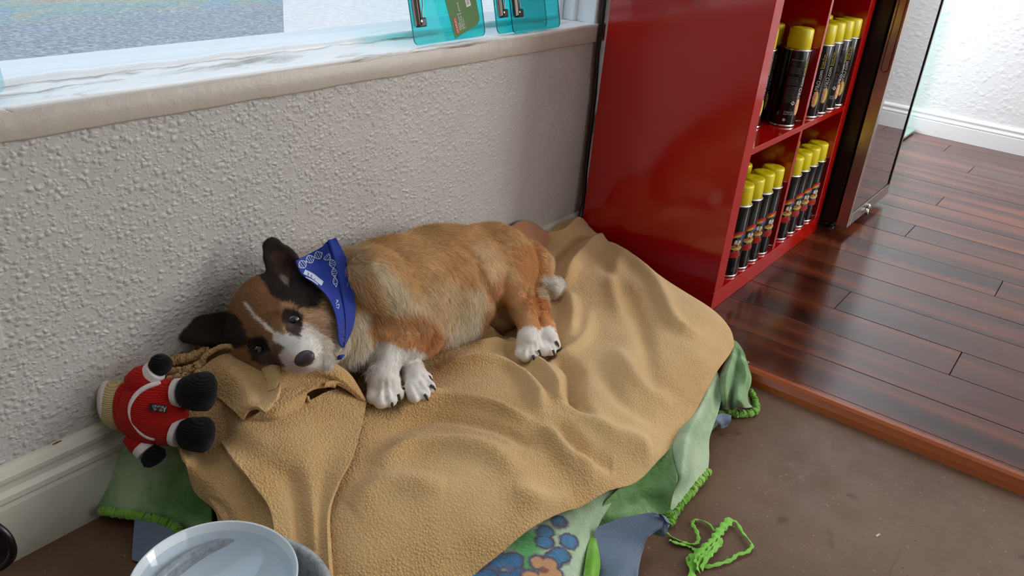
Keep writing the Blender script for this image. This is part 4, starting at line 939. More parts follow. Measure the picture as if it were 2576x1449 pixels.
# ================================================================== the dog
class Field:
    def __init__(s, lo, hi, h):
        s.lo = np.array(lo, float); s.h = h; s.n = np.ceil((np.array(hi) - s.lo) / h).astype(int) + 1; s.f = np.full(s.n, .2, np.float32)
    def add(s, fn, c0, c1, pad, k=.012, sub=False):
        lo = np.minimum(c0, c1) - pad - .04; hi = np.maximum(c0, c1) + pad + .04
        a = np.clip(((lo - s.lo) / s.h).astype(int), 0, s.n); b = np.clip(((hi - s.lo) / s.h).astype(int) + 1, 0, s.n)
        if (b <= a).any(): return
        ax = [s.lo[i] + s.h * np.arange(a[i], b[i]) for i in range(3)]
        P = np.stack(np.meshgrid(*ax, indexing='ij'), -1); d = fn(P); sl = tuple(slice(a[i], b[i]) for i in range(3)); f = s.f[sl]
        if sub: h_ = np.clip(.5 - .5 * (f + d) / k, 0, 1); s.f[sl] = f * (1 - h_) + (-d) * h_ + k * h_ * (1 - h_)
        else: h_ = np.clip(.5 + .5 * (d - f) / k, 0, 1); s.f[sl] = d * (1 - h_) + f * h_ - k * h_ * (1 - h_)
    def cap(s, a, b, ra, rb, k=.012, sub=False):
        a = np.array(a, float); b = np.array(b, float)
        def fn(P):
            ba = b - a; t_ = np.clip(((P - a) @ ba) / (ba @ ba + 1e-12), 0, 1); return np.linalg.norm(P - a - t_[..., None] * ba, axis=-1) - (ra + (rb - ra) * t_)
        s.add(fn, a, b, max(ra, rb), k, sub)
    def ell(s, c, ax, r, k=.012, sub=False):
        c = np.array(c, float); A = np.stack([np.array(v) / np.linalg.norm(v) for v in ax]); r = np.array(r, float)
        def fn(P):
            q = (P - c) @ A.T; k0 = np.linalg.norm(q / r, axis=-1); k1 = np.linalg.norm(q / r ** 2, axis=-1) + 1e-9; return k0 * (k0 - 1) / k1
        s.add(fn, c, c, r.max(), k, sub)
    def sample(s, P):
        q = (np.asarray(P) - s.lo) / s.h; q = np.clip(q, 0, s.n - 1.001); i = q.astype(int); t_ = q - i; o = 0
        for dx in (0, 1):
            for dy in (0, 1):
                for dz in (0, 1):
                    w_ = (t_[..., 0] if dx else 1 - t_[..., 0]) * (t_[..., 1] if dy else 1 - t_[..., 1]) * (t_[..., 2] if dz else 1 - t_[..., 2])
                    o = o + w_ * s.f[i[..., 0] + dx, i[..., 1] + dy, i[..., 2] + dz]
        return o
    def hit(s, u, v, d0, d1, off=0.):
        r = ray(u, v); ds = np.linspace(d0, d1, 500); f = s.sample(CAM + ds[:, None] * r); k = np.where(f < off)[0]
        return ds[k[0]] if len(k) else None
    def mesh(s):
        f = s.f; ins = f < 0; n = s.n
        c = np.zeros(n - 1, int); pos = np.zeros(tuple(n - 1) + (3,)); 
        C = [(a, b, d) for a in (0, 1) for b in (0, 1) for d in (0, 1)]
        for a, b, d in C: c += ins[a:n[0] - 1 + a, b:n[1] - 1 + b, d:n[2] - 1 + d]
        act = (c > 0) & (c < 8); I = np.argwhere(act); idx = np.full(n - 1, -1); idx[act] = np.arange(len(I))
        acc = np.zeros((len(I), 3)); cnt = np.zeros(len(I))
        for p in C:
            for ax_ in range(3):
                if p[ax_]: continue
                q = list(p); q[ax_] = 1
                fa = f[I[:, 0] + p[0], I[:, 1] + p[1], I[:, 2] + p[2]]; fb = f[I[:, 0] + q[0], I[:, 1] + q[1], I[:, 2] + q[2]]
                m_ = (fa < 0) != (fb < 0); t_ = np.where(m_, fa / (fa - fb + 1e-12), 0); v_ = np.tile(np.array(p, float), (len(I), 1)); v_[:, ax_] += t_
                acc += v_ * m_[:, None]; cnt += m_
        V = s.lo + s.h * (I + acc / cnt[:, None]); F = []
        for ax_ in range(3):
            o = [a for a in range(3) if a != ax_]
            sl0 = [slice(1, n[i] - 1) for i in range(3)]; sl0[ax_] = slice(0, n[ax_] - 1); sl1 = list(sl0); sl1[ax_] = slice(1, n[ax_])
            A_ = ins[tuple(sl0)]; B_ = ins[tuple(sl1)]; E_ = np.argwhere(A_ != B_); fl = A_[tuple(E_.T)]
            base = E_.copy(); 
            for k_ in o: base[:, k_] += 1
            def g(d1, d2):
                q = base.copy(); q[:, o[0]] -= d1; q[:, o[1]] -= d2; return idx[q[:, 0], q[:, 1], q[:, 2]]
            Q = np.stack([g(1, 1), g(0, 1), g(0, 0), g(1, 0)], 1)
            if ax_ == 1: fl = ~fl
            Q[~fl] = Q[~fl][:, ::-1]; F.append(Q)
        return V, np.concatenate(F)

def depth_of(P): return float(RC[2] @ (np.asarray(P) - CAM))
def to_px(P): q = (P - CAM) @ RC.T; return np.stack([FPX * q[..., 0] / q[..., 2] + 1288, FPX * q[..., 1] / q[..., 2] + 724.5], -1)
HD0 = depth_of(PY(668, 800, -.088))
def Hh(u, v, t_): return CAM + (HD0 - t_) * ray(u, v)
dogF = Field((-1.22, -.44, .05), (-.27, .01, .40), .0032); D = dogF
axb = .76 * CR + .65 * CU; axa = .78 * CR - .63 * CU; axa = axa / np.linalg.norm(axa); axb /= np.linalg.norm(axb)
# trunk
P_neck = PY(838, 775, -.100); P_sh = PY(905, 750, -.112); P_ch = PY(990, 745, -.118); P_be = PY(1112, 716, -.122); P_pe = PY(1234, 676, -.114); P_ru = PY(1300, 670, -.098)
D.cap(P_neck, P_sh, .070, .078, .03); D.cap(P_sh, P_ch, .078, .098, .03); D.cap(P_ch, P_be, .100, .108, .03); D.cap(P_be, P_pe, .106, .088, .03); D.cap(P_pe, P_ru, .086, .060, .03)
D.cap(PY(870, 850, -.15), PY(960, 840, -.155), .052, .060, .03)                          # fore chest
D.cap(PY(1010, 850, -.165), PY(1150, 815, -.175), .045, .040, .03)                       # chest keel towards the belly
# upper foreleg: blade, arm, forearm, wrist, paw
D.cap(PY(940, 700, -.165), PZ(1010, 800, .205), .050, .050, .012); D.cap(PZ(1010, 800, .205), PZ(1058, 846, .178), .046, .032, .02)
D.cap(PZ(1056, 850, .176), PZ(1004, 870, .176), .034, .0295, .014); D.cap(PZ(1004, 870, .176), PZ(970, 902, .168), .0295, .0255, .014)
D.cap(PZ(970, 902, .168), PZ(964, 958, .150), .0255, .0235, .010)
for (u, v, u2, v2, r) in [(945, 965, 938, 1000, .0115), (960, 970, 958, 1010, .0125), (977, 970, 981, 1006, .0125), (990, 960, 1000, 993, .0115)]: D.cap(PZ(u, v, .142), PZ(u2, v2, .132), r * 1.1, r, .003)
# lower foreleg
D.cap(PZ(1022, 905, .138), PZ(1034, 925, .136), .018, .019, .006); D.cap(PZ(1034, 925, .136), PZ(1047, 956, .134), .020, .0225, .006)
for (u, v, u2, v2, r) in [(1050, 940, 1074, 952, .0105), (1055, 955, 1080, 974, .0115), (1048, 968, 1066, 990, .0120), (1035, 970, 1042, 998, .0115)]: D.cap(PZ(u, v, .136), PZ(u2, v2, .130), r * 1.1, r, .003)
# hind leg, upper
D.cap(PY(1255, 655, -.150), PZ(1280, 722, .184), .066, .042, .010); D.cap(PZ(1282, 724, .183), PZ(1316, 778, .158), .042, .0265, .012); D.cap(PZ(1316, 778, .158), PZ(1332, 826, .138), .0265, .0195, .010)
D.cap(PZ(1332, 826, .138), PZ(1328, 862, .128), .0195, .0225, .008); D.cap(PZ(1352, 752, .150), PZ(1362, 800, .140), .019, .013, .006)
for (u, v, u2, v2, r) in [(1316, 866, 1308, 890, .0105), (1326, 872, 1322, 896, .0115), (1338, 870, 1340, 892, .0115), (1346, 862, 1354, 880, .0105)]: D.cap(PZ(u, v, .122), PZ(u2, v2, .116), r * 1.1, r, .004)
# hind leg, lower
D.cap(PZ(1250, 800, .118), PZ(1345, 770, .125), .036, .026, .015); D.cap(PZ(1345, 770, .126), PZ(1372, 825, .122), .024, .019, .010); D.cap(PZ(1372, 825, .122), PZ(1378, 855, .118), .020, .0215, .008)
for (u, v, u2, v2, r) in [(1370, 862, 1368, 884, .010), (1378, 858, 1386, 882, .011), (1386, 850, 1398, 870, .0105)]: D.cap(PZ(u, v, .116), PZ(u2, v2, .112), r * 1.1, r, .004)
# tail
D.cap(PY(1330, 645, -.110), PZ(1356, 668, .160), .034, .029, .008); D.cap(PZ(1356, 668, .160), PZ(1352, 708, .140), .029, .027, .010); D.cap(PZ(1352, 708, .140), PZ(1385, 722, .132), .029, .022, .012); D.cap(PZ(1385, 722, .132), PZ(1402, 716, .132), .022, .016, .010)
# head
D.cap(Hh(745, 790, -.020), P_neck, .062, .070, .025)
D.ell(Hh(672, 802, 0), (axb, axa, CT), (.068, .062, .056), .02)
D.ell(Hh(692, 838, .022), (axb, axa, CT), (.046, .050, .040), .02)
D.cap(Hh(790, 820, -.002), Hh(812, 850, .0), .044, .036, .02); D.cap(Hh(800, 855, .005), Hh(798, 890, .025), .034, .022, .018)
D.cap(Hh(645, 888, -.006), Hh(690, 912, .012), .040, .032, .02)
D.cap(Hh(716, 852, .034), Hh(764, 890, .074), .0330, .0270, .016)
D.cap(Hh(742, 902, .060), Hh(752, 912, .066), .0225, .018, .010); D.cap(Hh(790, 884, .058), Hh(800, 900, .060), .025, .019, .010)
D.ell(Hh(766, 901, .092), (CR, CU, CT), (.0165, .0115, .012), .006)
D.cap(Hh(722, 782, .040), Hh(742, 786, .036), .014, .012, .014); D.cap(Hh(636, 850, .036), Hh(630, 868, .030), .014, .012, .014)
D.cap(Hh(738, 806, .062), Hh(738, 806, .066), .014, .014, .008, sub=True); D.cap(Hh(652, 876, .056), Hh(652, 876, .060), .013, .013, .008, sub=True)
def ear(base, tip, wb, wm, wt, th, curl, N, mid=.45, k=.010, bend=0.):
    base = np.array(base); tip = np.array(tip); L = tip - base; Ln = np.linalg.norm(L); Lh = L / Ln; W = np.cross(N, Lh); W /= np.linalg.norm(W); N = np.cross(Lh, W)
    def fn(P):
        q = P - base; s_ = q @ Lh; w_ = q @ W - bend * np.sin(np.clip(s_ / Ln, 0, 1) * math.pi); n_ = q @ N
        t_ = np.clip(s_ / Ln, 0, 1); wd = np.interp(t_, [0, mid, .85, 1], [wb, wm, (wm + wt) / 2, wt])
        n2 = n_ - curl * w_ ** 2 * (1 - .3 * t_); d2 = np.sqrt((s_ - t_ * Ln) ** 2 + w_ ** 2) - wd
        return np.sqrt(np.maximum(d2 + th, 0) ** 2 + n2 ** 2) - th
    D.add(fn, base, tip, .06, k)
ear(Hh(730, 722, -.010), Hh(686, 622, .004), .033, .0300, .0160, .0060, 11, CT + .25 * CR, .4, bend=-.004)
D.cap(Hh(752, 740, -.02), Hh(780, 752, -.02), .028, .030, .02); D.cap(Hh(700, 738, -.02), Hh(720, 745, -.01), .020, .020, .015)
ear(Hh(600, 822, -.022), Hh(480, 832, .006), .027, .0265, .0215, .0075, 8, CT + .2 * CU, .5, bend=.002)
def groove(pl_, r=.0030, k=.003, sink=.0):
    P = [CAM + (d + sink) * ray(u, v) for u, v in pl_ for d in [D.hit(u, v, HD0 - .2, HD0 + .6)] if d]
    for a_, b_ in zip(P[:-1], P[1:]): D.cap(a_, b_, r, r, k, sub=True)
for g_ in ([(951, 962), (948, 985), (944, 1002)], [(969, 962), (969, 985), (969, 1008)], [(986, 958), (988, 980), (992, 1000)], [(1060, 944), (1074, 958), (1082, 964)], [(1052, 962), (1064, 978), (1076, 986)], [(1040, 968), (1050, 986), (1056, 1000)],
           [(1322, 864), (1314, 884), (1311, 896)], [(1333, 866), (1331, 884), (1330, 896)], [(1344, 864), (1348, 880), (1350, 892)], [(1354, 835), (1356, 860), (1360, 884)], [(1380, 858), (1392, 874), (1396, 882)], [(1012, 905), (1014, 940), (1012, 975)]): groove(g_, .0032, .0035)
groove([(1200, 655), (1216, 700), (1236, 742), (1268, 785)], .007, .018); groove([(1092, 830), (1088, 862), (1072, 884)], .006, .016); groove([(930, 800), (950, 860), (940, 900)], .005, .018); groove([(1330, 700), (1326, 740)], .005, .010)
groove([(836, 880), (826, 905)], .004, .01)
# keep clear of the wall
ys = D.lo[1] + D.h * np.arange(D.n[1]); D.f = np.maximum(D.f, (ys + .004)[None, :, None].astype(np.float32))
V, F = D.mesh()
me = bpy.data.meshes.new('dog'); me.from_pydata(V.tolist(), [], F.tolist()); me.update()
import bmesh
bm = bmesh.new(); bm.from_mesh(me)
for _ in range(2): bmesh.ops.smooth_vert(bm, verts=bm.verts, factor=.5, use_axis_x=True, use_axis_y=True, use_axis_z=True)
bmesh.ops.recalc_face_normals(bm, faces=bm.faces); bm.to_mesh(me); bm.free()
nV = len(me.vertices); V = np.empty(nV * 3); me.vertices.foreach_get('co', V); V = V.reshape(-1, 3)
NN = np.empty(nV * 3); me.vertices.foreach_get('normal', NN); NN = NN.reshape(-1, 3)

# coat colour: markings placed over the body
S_ = lambda *c: np.array(srgb(*c))
WH = (218, 211, 201); OR = (204, 146, 92); GO = (226, 182, 126); CRM = (236, 214, 176); BK = (30, 22, 19); BR = (134, 88, 50)
marks = [  # (polyline px, radius px, softness px, colour)
    ([(950, 620), (1080, 585), (1230, 572), (1320, 610)], 34, 50, (214, 162, 104)), ([(1120, 700), (1060, 640)], 60, 50, (218, 170, 112)), ([(1080, 800), (1130, 770)], 45, 50, (224, 190, 142)),
    ([(930, 690), (990, 740), (1040, 800)], 22, 30, CRM), ([(1150, 830), (1210, 790), (1215, 740)], 26, 34, CRM), ([(1080, 872), (1160, 850), (1215, 815)], 14, 22, (236, 220, 196)),
    ([(900, 720), (925, 800)], 30, 36, (214, 164, 106)), ([(1210, 640), (1235, 690)], 22, 26, (226, 188, 140)), ([(1180, 690), (1150, 640)], 22, 30, (216, 162, 104)),
    ([(975, 835), (1050, 830), (1080, 860)], 30, 34, OR), ([(1040, 880), (1080, 860)], 20, 18, (196, 128, 76)), ([(900, 660), (880, 640)], 24, 24, (196, 158, 112)),
    ([(1260, 740), (1310, 760), (1330, 800)], 26, 34, OR), ([(1345, 770), (1375, 830)], 24, 16, (186, 114, 62)), ([(1320, 650), (1345, 690)], 26, 22, (206, 142, 82)), ([(1250, 805), (1300, 810)], 30, 20, (188, 134, 84)),
    # whites
    ([(880, 850), (900, 930)], 34, 22, (226, 216, 196)), ([(850, 890), (930, 920)], 26, 16, (228, 220, 204)), ([(905, 800), (890, 860)], 12, 22, (224, 204, 170)),
    ([(965, 905), (960, 1010)], 44, 6, WH), ([(990, 905), (1045, 905)], 24, 8, WH), ([(1040, 930), (1060, 1000)], 46, 6, WH),
    ([(1330, 858), (1330, 900)], 34, 5, WH), ([(1376, 848), (1385, 890)], 26, 5, WH), ([(1380, 716), (1408, 714)], 20, 10, (216, 208, 196)), ([(1360, 735), (1385, 740)], 8, 12, (206, 182, 148)),
    # head
    ([(600, 830), (660, 760), (720, 740)], 70, 8, (124, 80, 46)), ([(640, 900), (700, 930)], 40, 8, (96, 66, 44)), ([(660, 780), (720, 760)], 55, 18, BR), ([(640, 850), (640, 890)], 46, 16, (122, 80, 46)), ([(740, 760), (790, 790)], 26, 18, (190, 138, 92)), ([(790, 770), (835, 800)], 28, 18, (166, 124, 80)), ([(790, 720), (835, 775)], 14, 14, (150, 112, 72)),
    ([(800, 815), (812, 840)], 26, 14, (214, 172, 136)), ([(836, 820), (842, 860)], 12, 12, (178, 138, 94)), ([(835, 870), (850, 900)], 18, 14, (228, 218, 198)),
    ([(690, 800), (700, 850)], 12, 14, (112, 74, 42)), ([(765, 830), (785, 850)], 12, 14, (216, 200, 186)),
    ([(690, 928), (760, 925), (815, 925)], 15, 6, (196, 180, 172)), ([(770, 872), (800, 900)], 30, 10, WH), ([(725, 862), (760, 876)], 19, 8, WH), ([(700, 880), (708, 912)], 12, 8, (90, 62, 44)), ([(720, 900), (735, 915)], 13, 6, (196, 180, 174)),
    ([(618, 764), (642, 792), (664, 815), (690, 840), (722, 862)], 2.5, 3, (232, 222, 208)), ([(700, 850), (735, 868)], 10, 6, WH),
    # eyes, nose, ears
    ([(730, 800), (740, 812)], 19, 5, BK), ([(722, 792), (748, 798)], 12, 5, BK), ([(736, 825), (744, 832)], 12, 7, (60, 46, 40)), ([(648, 872), (655, 885)], 24, 7, BK), ([(672, 905), (690, 915)], 14, 8, (60, 42, 34)),
    ([(752, 905), (778, 905)], 9, 4, (70, 60, 64)),
    ([(683, 590), (690, 660)], 46, 5, BK), ([(690, 660), (725, 715)], 46, 5, BK), ([(712, 620), (742, 660)], 16, 4, BK), ([(735, 725), (765, 745)], 30, 8, BK), ([(765, 700), (772, 730)], 14, 8, BK),
    ([(440, 840), (565, 830)], 44, 6, BK), ([(565, 820), (600, 850)], 22, 8, BK),
    ([(700, 650), (716, 690)], 11, 14, (58, 38, 28)), ([(712, 700), (722, 714)], 2, 7, (128, 112, 102))]
def coat(P):
    px = to_px(P); C = np.tile(S_(*GO), (len(P), 1)); px = px + 2.2 * np.stack([fnoise(px[:, 0] * .01, px[:, 1] * .01, 77, 60.), fnoise(px[:, 0] * .01, px[:, 1] * .01, 78, 60.)], 1)
    for pl_, r, so, col in marks:
        a = np.array(pl_, float); best = np.full(len(P), 1e9)
        for p, q in zip(a[:-1], a[1:]):
            d = q - p; t_ = np.clip(((px - p) @ d) / (d @ d), 0, 1); best = np.minimum(best, np.linalg.norm(px - p - t_[:, None] * d, axis=1))
        jig = (fnoise(px[:, 0] * .01, px[:, 1] * .01, int(a[0, 0]), 14.) * (min(so, 10) * .4 if so > 4 else .4))
        w_ = np.clip((r + so - best + jig * 1.3) / (so + 1e-6), 0, 1); w_ = w_ * w_ * (3 - 2 * w_); C = C * (1 - w_[:, None]) + S_(*col) * w_[:, None]
    C = C ** .80
    return C * (1 + .05 * fnoise(P[:, 0], P[:, 1] + 1.3 * P[:, 2], 5, 90.)[:, None] + .06 * fnoise(P[:, 2], P[:, 0], 6, 300.)[:, None])
vc = coat(V); ca = me.color_attributes.new('coat', 'FLOAT_COLOR', 'POINT'); ca.data.foreach_set('color', np.c_[vc, np.ones(nV)].ravel())
M_skin = mat('dog_undercoat', (.4, .2, .1), .8, spec=.2); nt = M_skin.node_tree; at = nt.nodes.new('ShaderNodeAttribute'); at.attribute_name = 'coat'; nt.links.new(at.outputs['Color'], nt.nodes['Principled BSDF'].inputs['Base Color'])
M_fur = mat('dog_fur', (.4, .2, .1), .62, spec=.25); nt = M_fur.node_tree; at = nt.nodes.new('ShaderNodeAttribute'); at.attribute_name = 'coat'
hsv = nt.nodes.new('ShaderNodeHueSaturation'); hi_ = nt.nodes.new('ShaderNodeHairInfo'); mr = nt.nodes.new('ShaderNodeMapRange'); nt.links.new(hi_.outputs['Random'], mr.inputs[0]); mr.inputs[3].default_value = .8; mr.inputs[4].default_value = 1.2
nt.links.new(at.outputs['Color'], hsv.inputs['Color']); nt.links.new(mr.outputs[0], hsv.inputs['Value']); nt.links.new(hsv.outputs[0], nt.nodes['Principled BSDF'].inputs['Base Color'])
dog = link('dog', me, M_skin, None, True)
tag(dog, 'tan and white dog with black ears and a blue bandana lying on the tan blanket', 'dog')

# fur strands
flow = [  # px, direction (du,dv), length m
    (950, 650, 1, .25, .017), (1050, 640, 1, .3, .018), (1150, 620, 1, .3, .017), (1250, 610, 1, .35, .016), (1100, 720, .8, .8, .017), (1000, 740, .6, .9, .020), (1080, 820, .5, .8, .022), (1190, 760, .4, 1, .022), (1210, 810, .3, 1, .022),
    (900, 700, .9, .6, .022), (890, 860, -.1, 1, .028), (920, 920, .1, 1, .024), (960, 760, .6, .8, .018), (1040, 840, .6, .5, .011), (1075, 865, .2, 1, .011), (970, 890, -.3, 1, .006), (962, 960, 0, 1, .005), (965, 1000, 0, 1, .0025), (945, 990, 0, 1, .0025), (990, 990, 0, 1, .0025), (1050, 960, .6, .7, .003), (1075, 975, .6, .7, .0025),
    (1240, 690, .5, 1, .014), (1290, 760, .5, 1, .010), (1335, 820, .1, 1, .006), (1330, 870, 0, 1, .004), (1375, 840, .2, 1, .005), (1385, 880, .3, 1, .004), (1320, 640, .6, .8, .014), (1345, 690, 0, 1, .016), (1375, 725, 1, .2, .016), (1408, 716, 1, .1, .010), (1260, 800, .6, .3, .010),
    (740, 860, -.6, -.7, .0055), (780, 880, .4, -.9, .0055), (800, 905, .7, .2, .006), (760, 900, .2, 1, .001), (700, 830, -.6, -.8, .007), (650, 780, -.7, -.7, .0095), (600, 800, -.8, -.6, .0095), (730, 770, .3, -1, .009), (740, 805, .3, 0, .004), (652, 876, 0, 0, .002), (640, 840, -1, 0, .008), (800, 800, .9, .1, .012), (835, 830, .8, .5, .018), (800, 740, .8, .3, .018), (830, 900, .5, .9, .020),
    (690, 620, -.2, -1, .005), (710, 680, -.2, -1, .006), (735, 730, -.2, -1, .008), (680, 660, -.3, -1, .005), (470, 840, -1, 0, .005), (540, 830, -1, .1, .006), (590, 840, -1, 0, .005), (690, 905, -.8, .4, .004)]
FLW = np.array(flow)
fc = np.empty(len(me.polygons) * 4, int); me.polygons.foreach_get('vertices', fc); fc = fc.reshape(-1, 4)
tri = np.concatenate([fc[:, :3], fc[:, [0, 2, 3]]]); e1_ = V[tri[:, 1]] - V[tri[:, 0]]; e2_ = V[tri[:, 2]] - V[tri[:, 0]]; ar = .5 * np.linalg.norm(np.cross(e1_, e2_), axis=1)
NS = 290000
tc_ = to_px(V[tri[:, 0]]); ar = ar * np.where((tc_[:, 0] < 850) & (tc_[:, 1] > 560), 2.6, 1.0)
ti = rng.choice(len(tri), NS, p=ar / ar.sum()); r1 = np.sqrt(rng.random(NS)); r2 = rng.random(NS)
bw = np.stack([1 - r1, r1 * (1 - r2), r1 * r2], 1)
R0 = (V[tri[ti]] * bw[..., None]).sum(1); Rn = (NN[tri[ti]] * bw[..., None]).sum(1); Rn /= np.linalg.norm(Rn, axis=1)[:, None]
rpx = to_px(R0)
# bare places: eyes, nose leather, soles
keep = np.ones(NS, bool)
for (u, v, r) in [(737, 804, 9), (652, 877, 9), (765, 903, 15)]: keep &= np.hypot(rpx[:, 0] - u, (rpx[:, 1] - v) * 1.2) > r
bcols = [[(745, 656), (778, 638), (808, 622), (824, 606), (845, 598)], [(752, 674), (786, 662), (816, 652), (838, 642), (868, 642)], [(764, 692), (796, 692), (826, 692), (850, 692), (886, 692)],
        [(796, 716), (816, 726), (838, 736), (860, 742), (890, 745)], [(826, 748), (836, 762), (848, 775), (866, 780), (895, 776)], [(846, 796), (851, 806), (857, 815), (869, 822), (888, 826)], [(854, 862), (857, 866), (860, 870), (864, 874), (868, 872)]]
bgp = grid_surface([[(u, v, 0) for u, v in r] for r in bcols], 90, 110).reshape(-1, 3)[:, :2]
bmask = np.zeros((900, 520), bool); bmask[(bgp[:, 0] / 3).astype(int), (bgp[:, 1] / 3).astype(int)] = True      # fur under the cloth is left out
tipx = rpx.copy(); tipx[:, 0] += 12; keep &= ~(bmask[np.clip(rpx[:, 0] / 3, 0, 899).astype(int), np.clip(rpx[:, 1] / 3, 0, 519).astype(int)] & bmask[np.clip(tipx[:, 0] / 3, 0, 899).astype(int), np.clip(tipx[:, 1] / 3, 0, 519).astype(int)])
R0, Rn, rpx = R0[keep], Rn[keep], rpx[keep]; NS = len(R0)
d2_ = ((rpx[:, None] - FLW[None, :, :2]) ** 2).sum(-1); wq = 1 / (d2_ + 60) ** 1.5; wq /= wq.sum(1)[:, None]
fd = wq @ FLW[:, 2:4]; ln = wq @ FLW[:, 4]
d3 = fd[:, :1] * CR - fd[:, 1:] * CU; d3 -= (d3 * Rn).sum(1)[:, None] * Rn; d3 /= np.linalg.norm(d3, axis=1)[:, None] + 1e-9
ang = .35 * fnoise(R0[:, 0], R0[:, 1] + R0[:, 2], 9, 60.)
d3 = d3 + ang[:, None] * np.cross(Rn, d3) + rng.normal(0, .20, (NS, 3)); d3 /= np.linalg.norm(d3, axis=1)[:, None]
ln = ln * rng.uniform(.6, 1.15, NS)
K4 = 4; ts = np.linspace(0, 1, K4); pts = np.empty((NS, K4, 3))
lift = .42
for k, t_ in enumerate(ts): pts[:, k] = R0 - Rn * .0006 + (d3 * (t_ * (1 - lift * .3)) + Rn * (lift * (t_ - .55 * t_ * t_)))* ln[:, None]
pts[..., 1] = np.minimum(pts[..., 1], -.0015)
hc = bpy.data.hair_curves.new('fur'); hc.add_curves([K4] * NS)
hc.attributes['position'].data.foreach_set('vector', pts.reshape(-1).astype(np.float32))
rad = hc.attributes.get('radius') or hc.attributes.new('radius', 'FLOAT', 'POINT')
lf = np.clip(ln / .012, .45, 1.2)[:, None]; rad.data.foreach_set('value', (np.array([.00019, .00017, .00012, .00003])[None] * lf).ravel().astype(np.float32))
fcol = hc.attributes.new('coat', 'FLOAT_COLOR', 'CURVE'); cc = coat(R0 + d3 * 0.0); fcol.data.foreach_set('color', np.c_[cc, np.ones(NS)].ravel().astype(np.float32))
fur = bpy.data.objects.new('fur', hc); COL.objects.link(fur); hc.materials.append(M_fur); fur.parent = dog; fur['kind'] = 'stuff'

# eyes, nose, claws
M_eye = mat('dark_eye', srgb(18, 12, 10), .03, spec=.8, Coat_Weight=1.0); M_nose = mat('nose_leather', srgb(62, 52, 56), .38); t = NT(M_nose); t.bump(t.voro(600, 'DISTANCE_TO_EDGE'), .4, .0006)
M_claw = mat('dark_claw', srgb(66, 58, 56), .35); M_pad = mat('paw_pad', srgb(58, 52, 52), .7)
def blob(name, c, axes, r, m_, parent, n=20, k=14, smooth=True):
    A_ = [np.array(a) / np.linalg.norm(a) for a in axes]; b = MB(); vs = []; fs = []
    for j in range(k + 1):
        ph = math.pi * j / k
        for i in range(n): th = 2 * math.pi * i / n; vs.append(tuple(np.array(c) + A_[0] * r[0] * math.sin(ph) * math.cos(th) + A_[1] * r[1] * math.sin(ph) * math.sin(th) + A_[2] * r[2] * math.cos(ph)))
    for j in range(k):
        for i in range(n): i2 = (i + 1) % n; fs.append((j * n + i, j * n + i2, (j + 1) * n + i2, (j + 1) * n + i))
    return b.add(vs, fs).build(name, m_, parent, smooth)
for (u, v) in ((737, 804), (652, 877)):
    d = D.hit(u, v, HD0 - .12, HD0 + .05) or HD0 - .04
    c_ = CAM + (d + .0065) * ray(u, v); blob('eye', c_, (axa, axb, CT), (.0112, .0112, .0105), M_eye, dog)
d = D.hit(765, 903, HD0 - .15, HD0 + .05) or HD0 - .1
nose = blob('nose', CAM + (d + .004) * ray(766, 902), (axb, axa, CT), (.0155, .0120, .0085), M_nose, dog, 24, 16)
def claw(u, v, z, du, dv, L=.008):
    p0 = PZ(u, v, z); d_ = du * CR - dv * CU; d_ = d_ / np.linalg.norm(d_)
    MB().tube([p0 - d_ * .003, p0 + d_ * L * .4 + np.array([0, 0, .001]), p0 + d_ * L * .8 - np.array([0, 0, .001]), p0 + d_ * L - np.array([0, 0, .003])], [.0027, .0026, .0018, .0006], 8).build('claw', M_claw, dog, True)
for a_ in [(1003, 996, .137, .3, 1), (985, 1011, .134, .2, 1), (1078, 948, .140, .9, .6), (1086, 972, .138, .9, .6), (1070, 996, .132, .6, .8), (1356, 884, .124, .5, .9), (1342, 897, .120, .2, 1), (1400, 862, .124, .6, .8), (1392, 884, .120, .4, 1)]: claw(*a_)
for u, v, z, r in [(1362, 878, .108, .010), (1352, 892, .102, .010), (1402, 876, .108, .009), (1388, 893, .104, .009), (1330, 902, .104, .009)]: blob('paw_pad', PZ(u, v, z), (CR, CU, CT), (r, r * .7, r * .7), M_pad, dog, 14, 10)

# bandana
cols = [[(745, 656), (778, 638), (808, 622), (824, 606), (845, 598)], [(752, 674), (786, 662), (816, 652), (838, 642), (868, 642)], [(764, 692), (796, 692), (826, 692), (850, 692), (886, 692)],
        [(796, 716), (816, 726), (838, 736), (860, 742), (890, 745)], [(826, 748), (836, 762), (848, 775), (866, 780), (895, 776)], [(846, 796), (851, 806), (857, 815), (869, 822), (888, 826)], [(854, 862), (857, 866), (860, 870), (864, 874), (868, 872)]]
dd = np.array([[D.hit(u, v, HD0 - .15, HD0 + .12, .001) or np.nan for u, v in r] for r in cols]); dn0 = depth_of(P_neck)
fill = np.array([[.055, .05, .045, .04, .045]] * 7); dfl = dn0 - fill; dd = np.where(np.isnan(dd), dfl, np.minimum(dd, dn0 + .02))
dd[1:-1] = .5 * dd[1:-1] + .25 * (dd[:-2] + dd[2:]); dd -= .016; dd[:, 4] += .004; dd[:, 0] -= .005; dd[:, 3] -= .003
C = [[CAM + dd[j, i] * ray(*cols[j][i]) for i in range(5)] for j in range(7)]
Sb = grid_surface(C, 90, 110); uu_ = np.linspace(0, 1, 90)[None]; vv_ = np.linspace(0, 1, 110)[:, None]
rip = .0022 * np.sin(uu_ * 9 + vv_ * 5) * np.sin(vv_ * math.pi) + .004 * np.exp(-((uu_ - .72) / .03) ** 2) * -1 + .003 * np.exp(-((uu_ - .80) / .08) ** 2)
Sb = Sb + rip[..., None] * CT
Sb[..., 1] = np.minimum(Sb[..., 1], -.004)
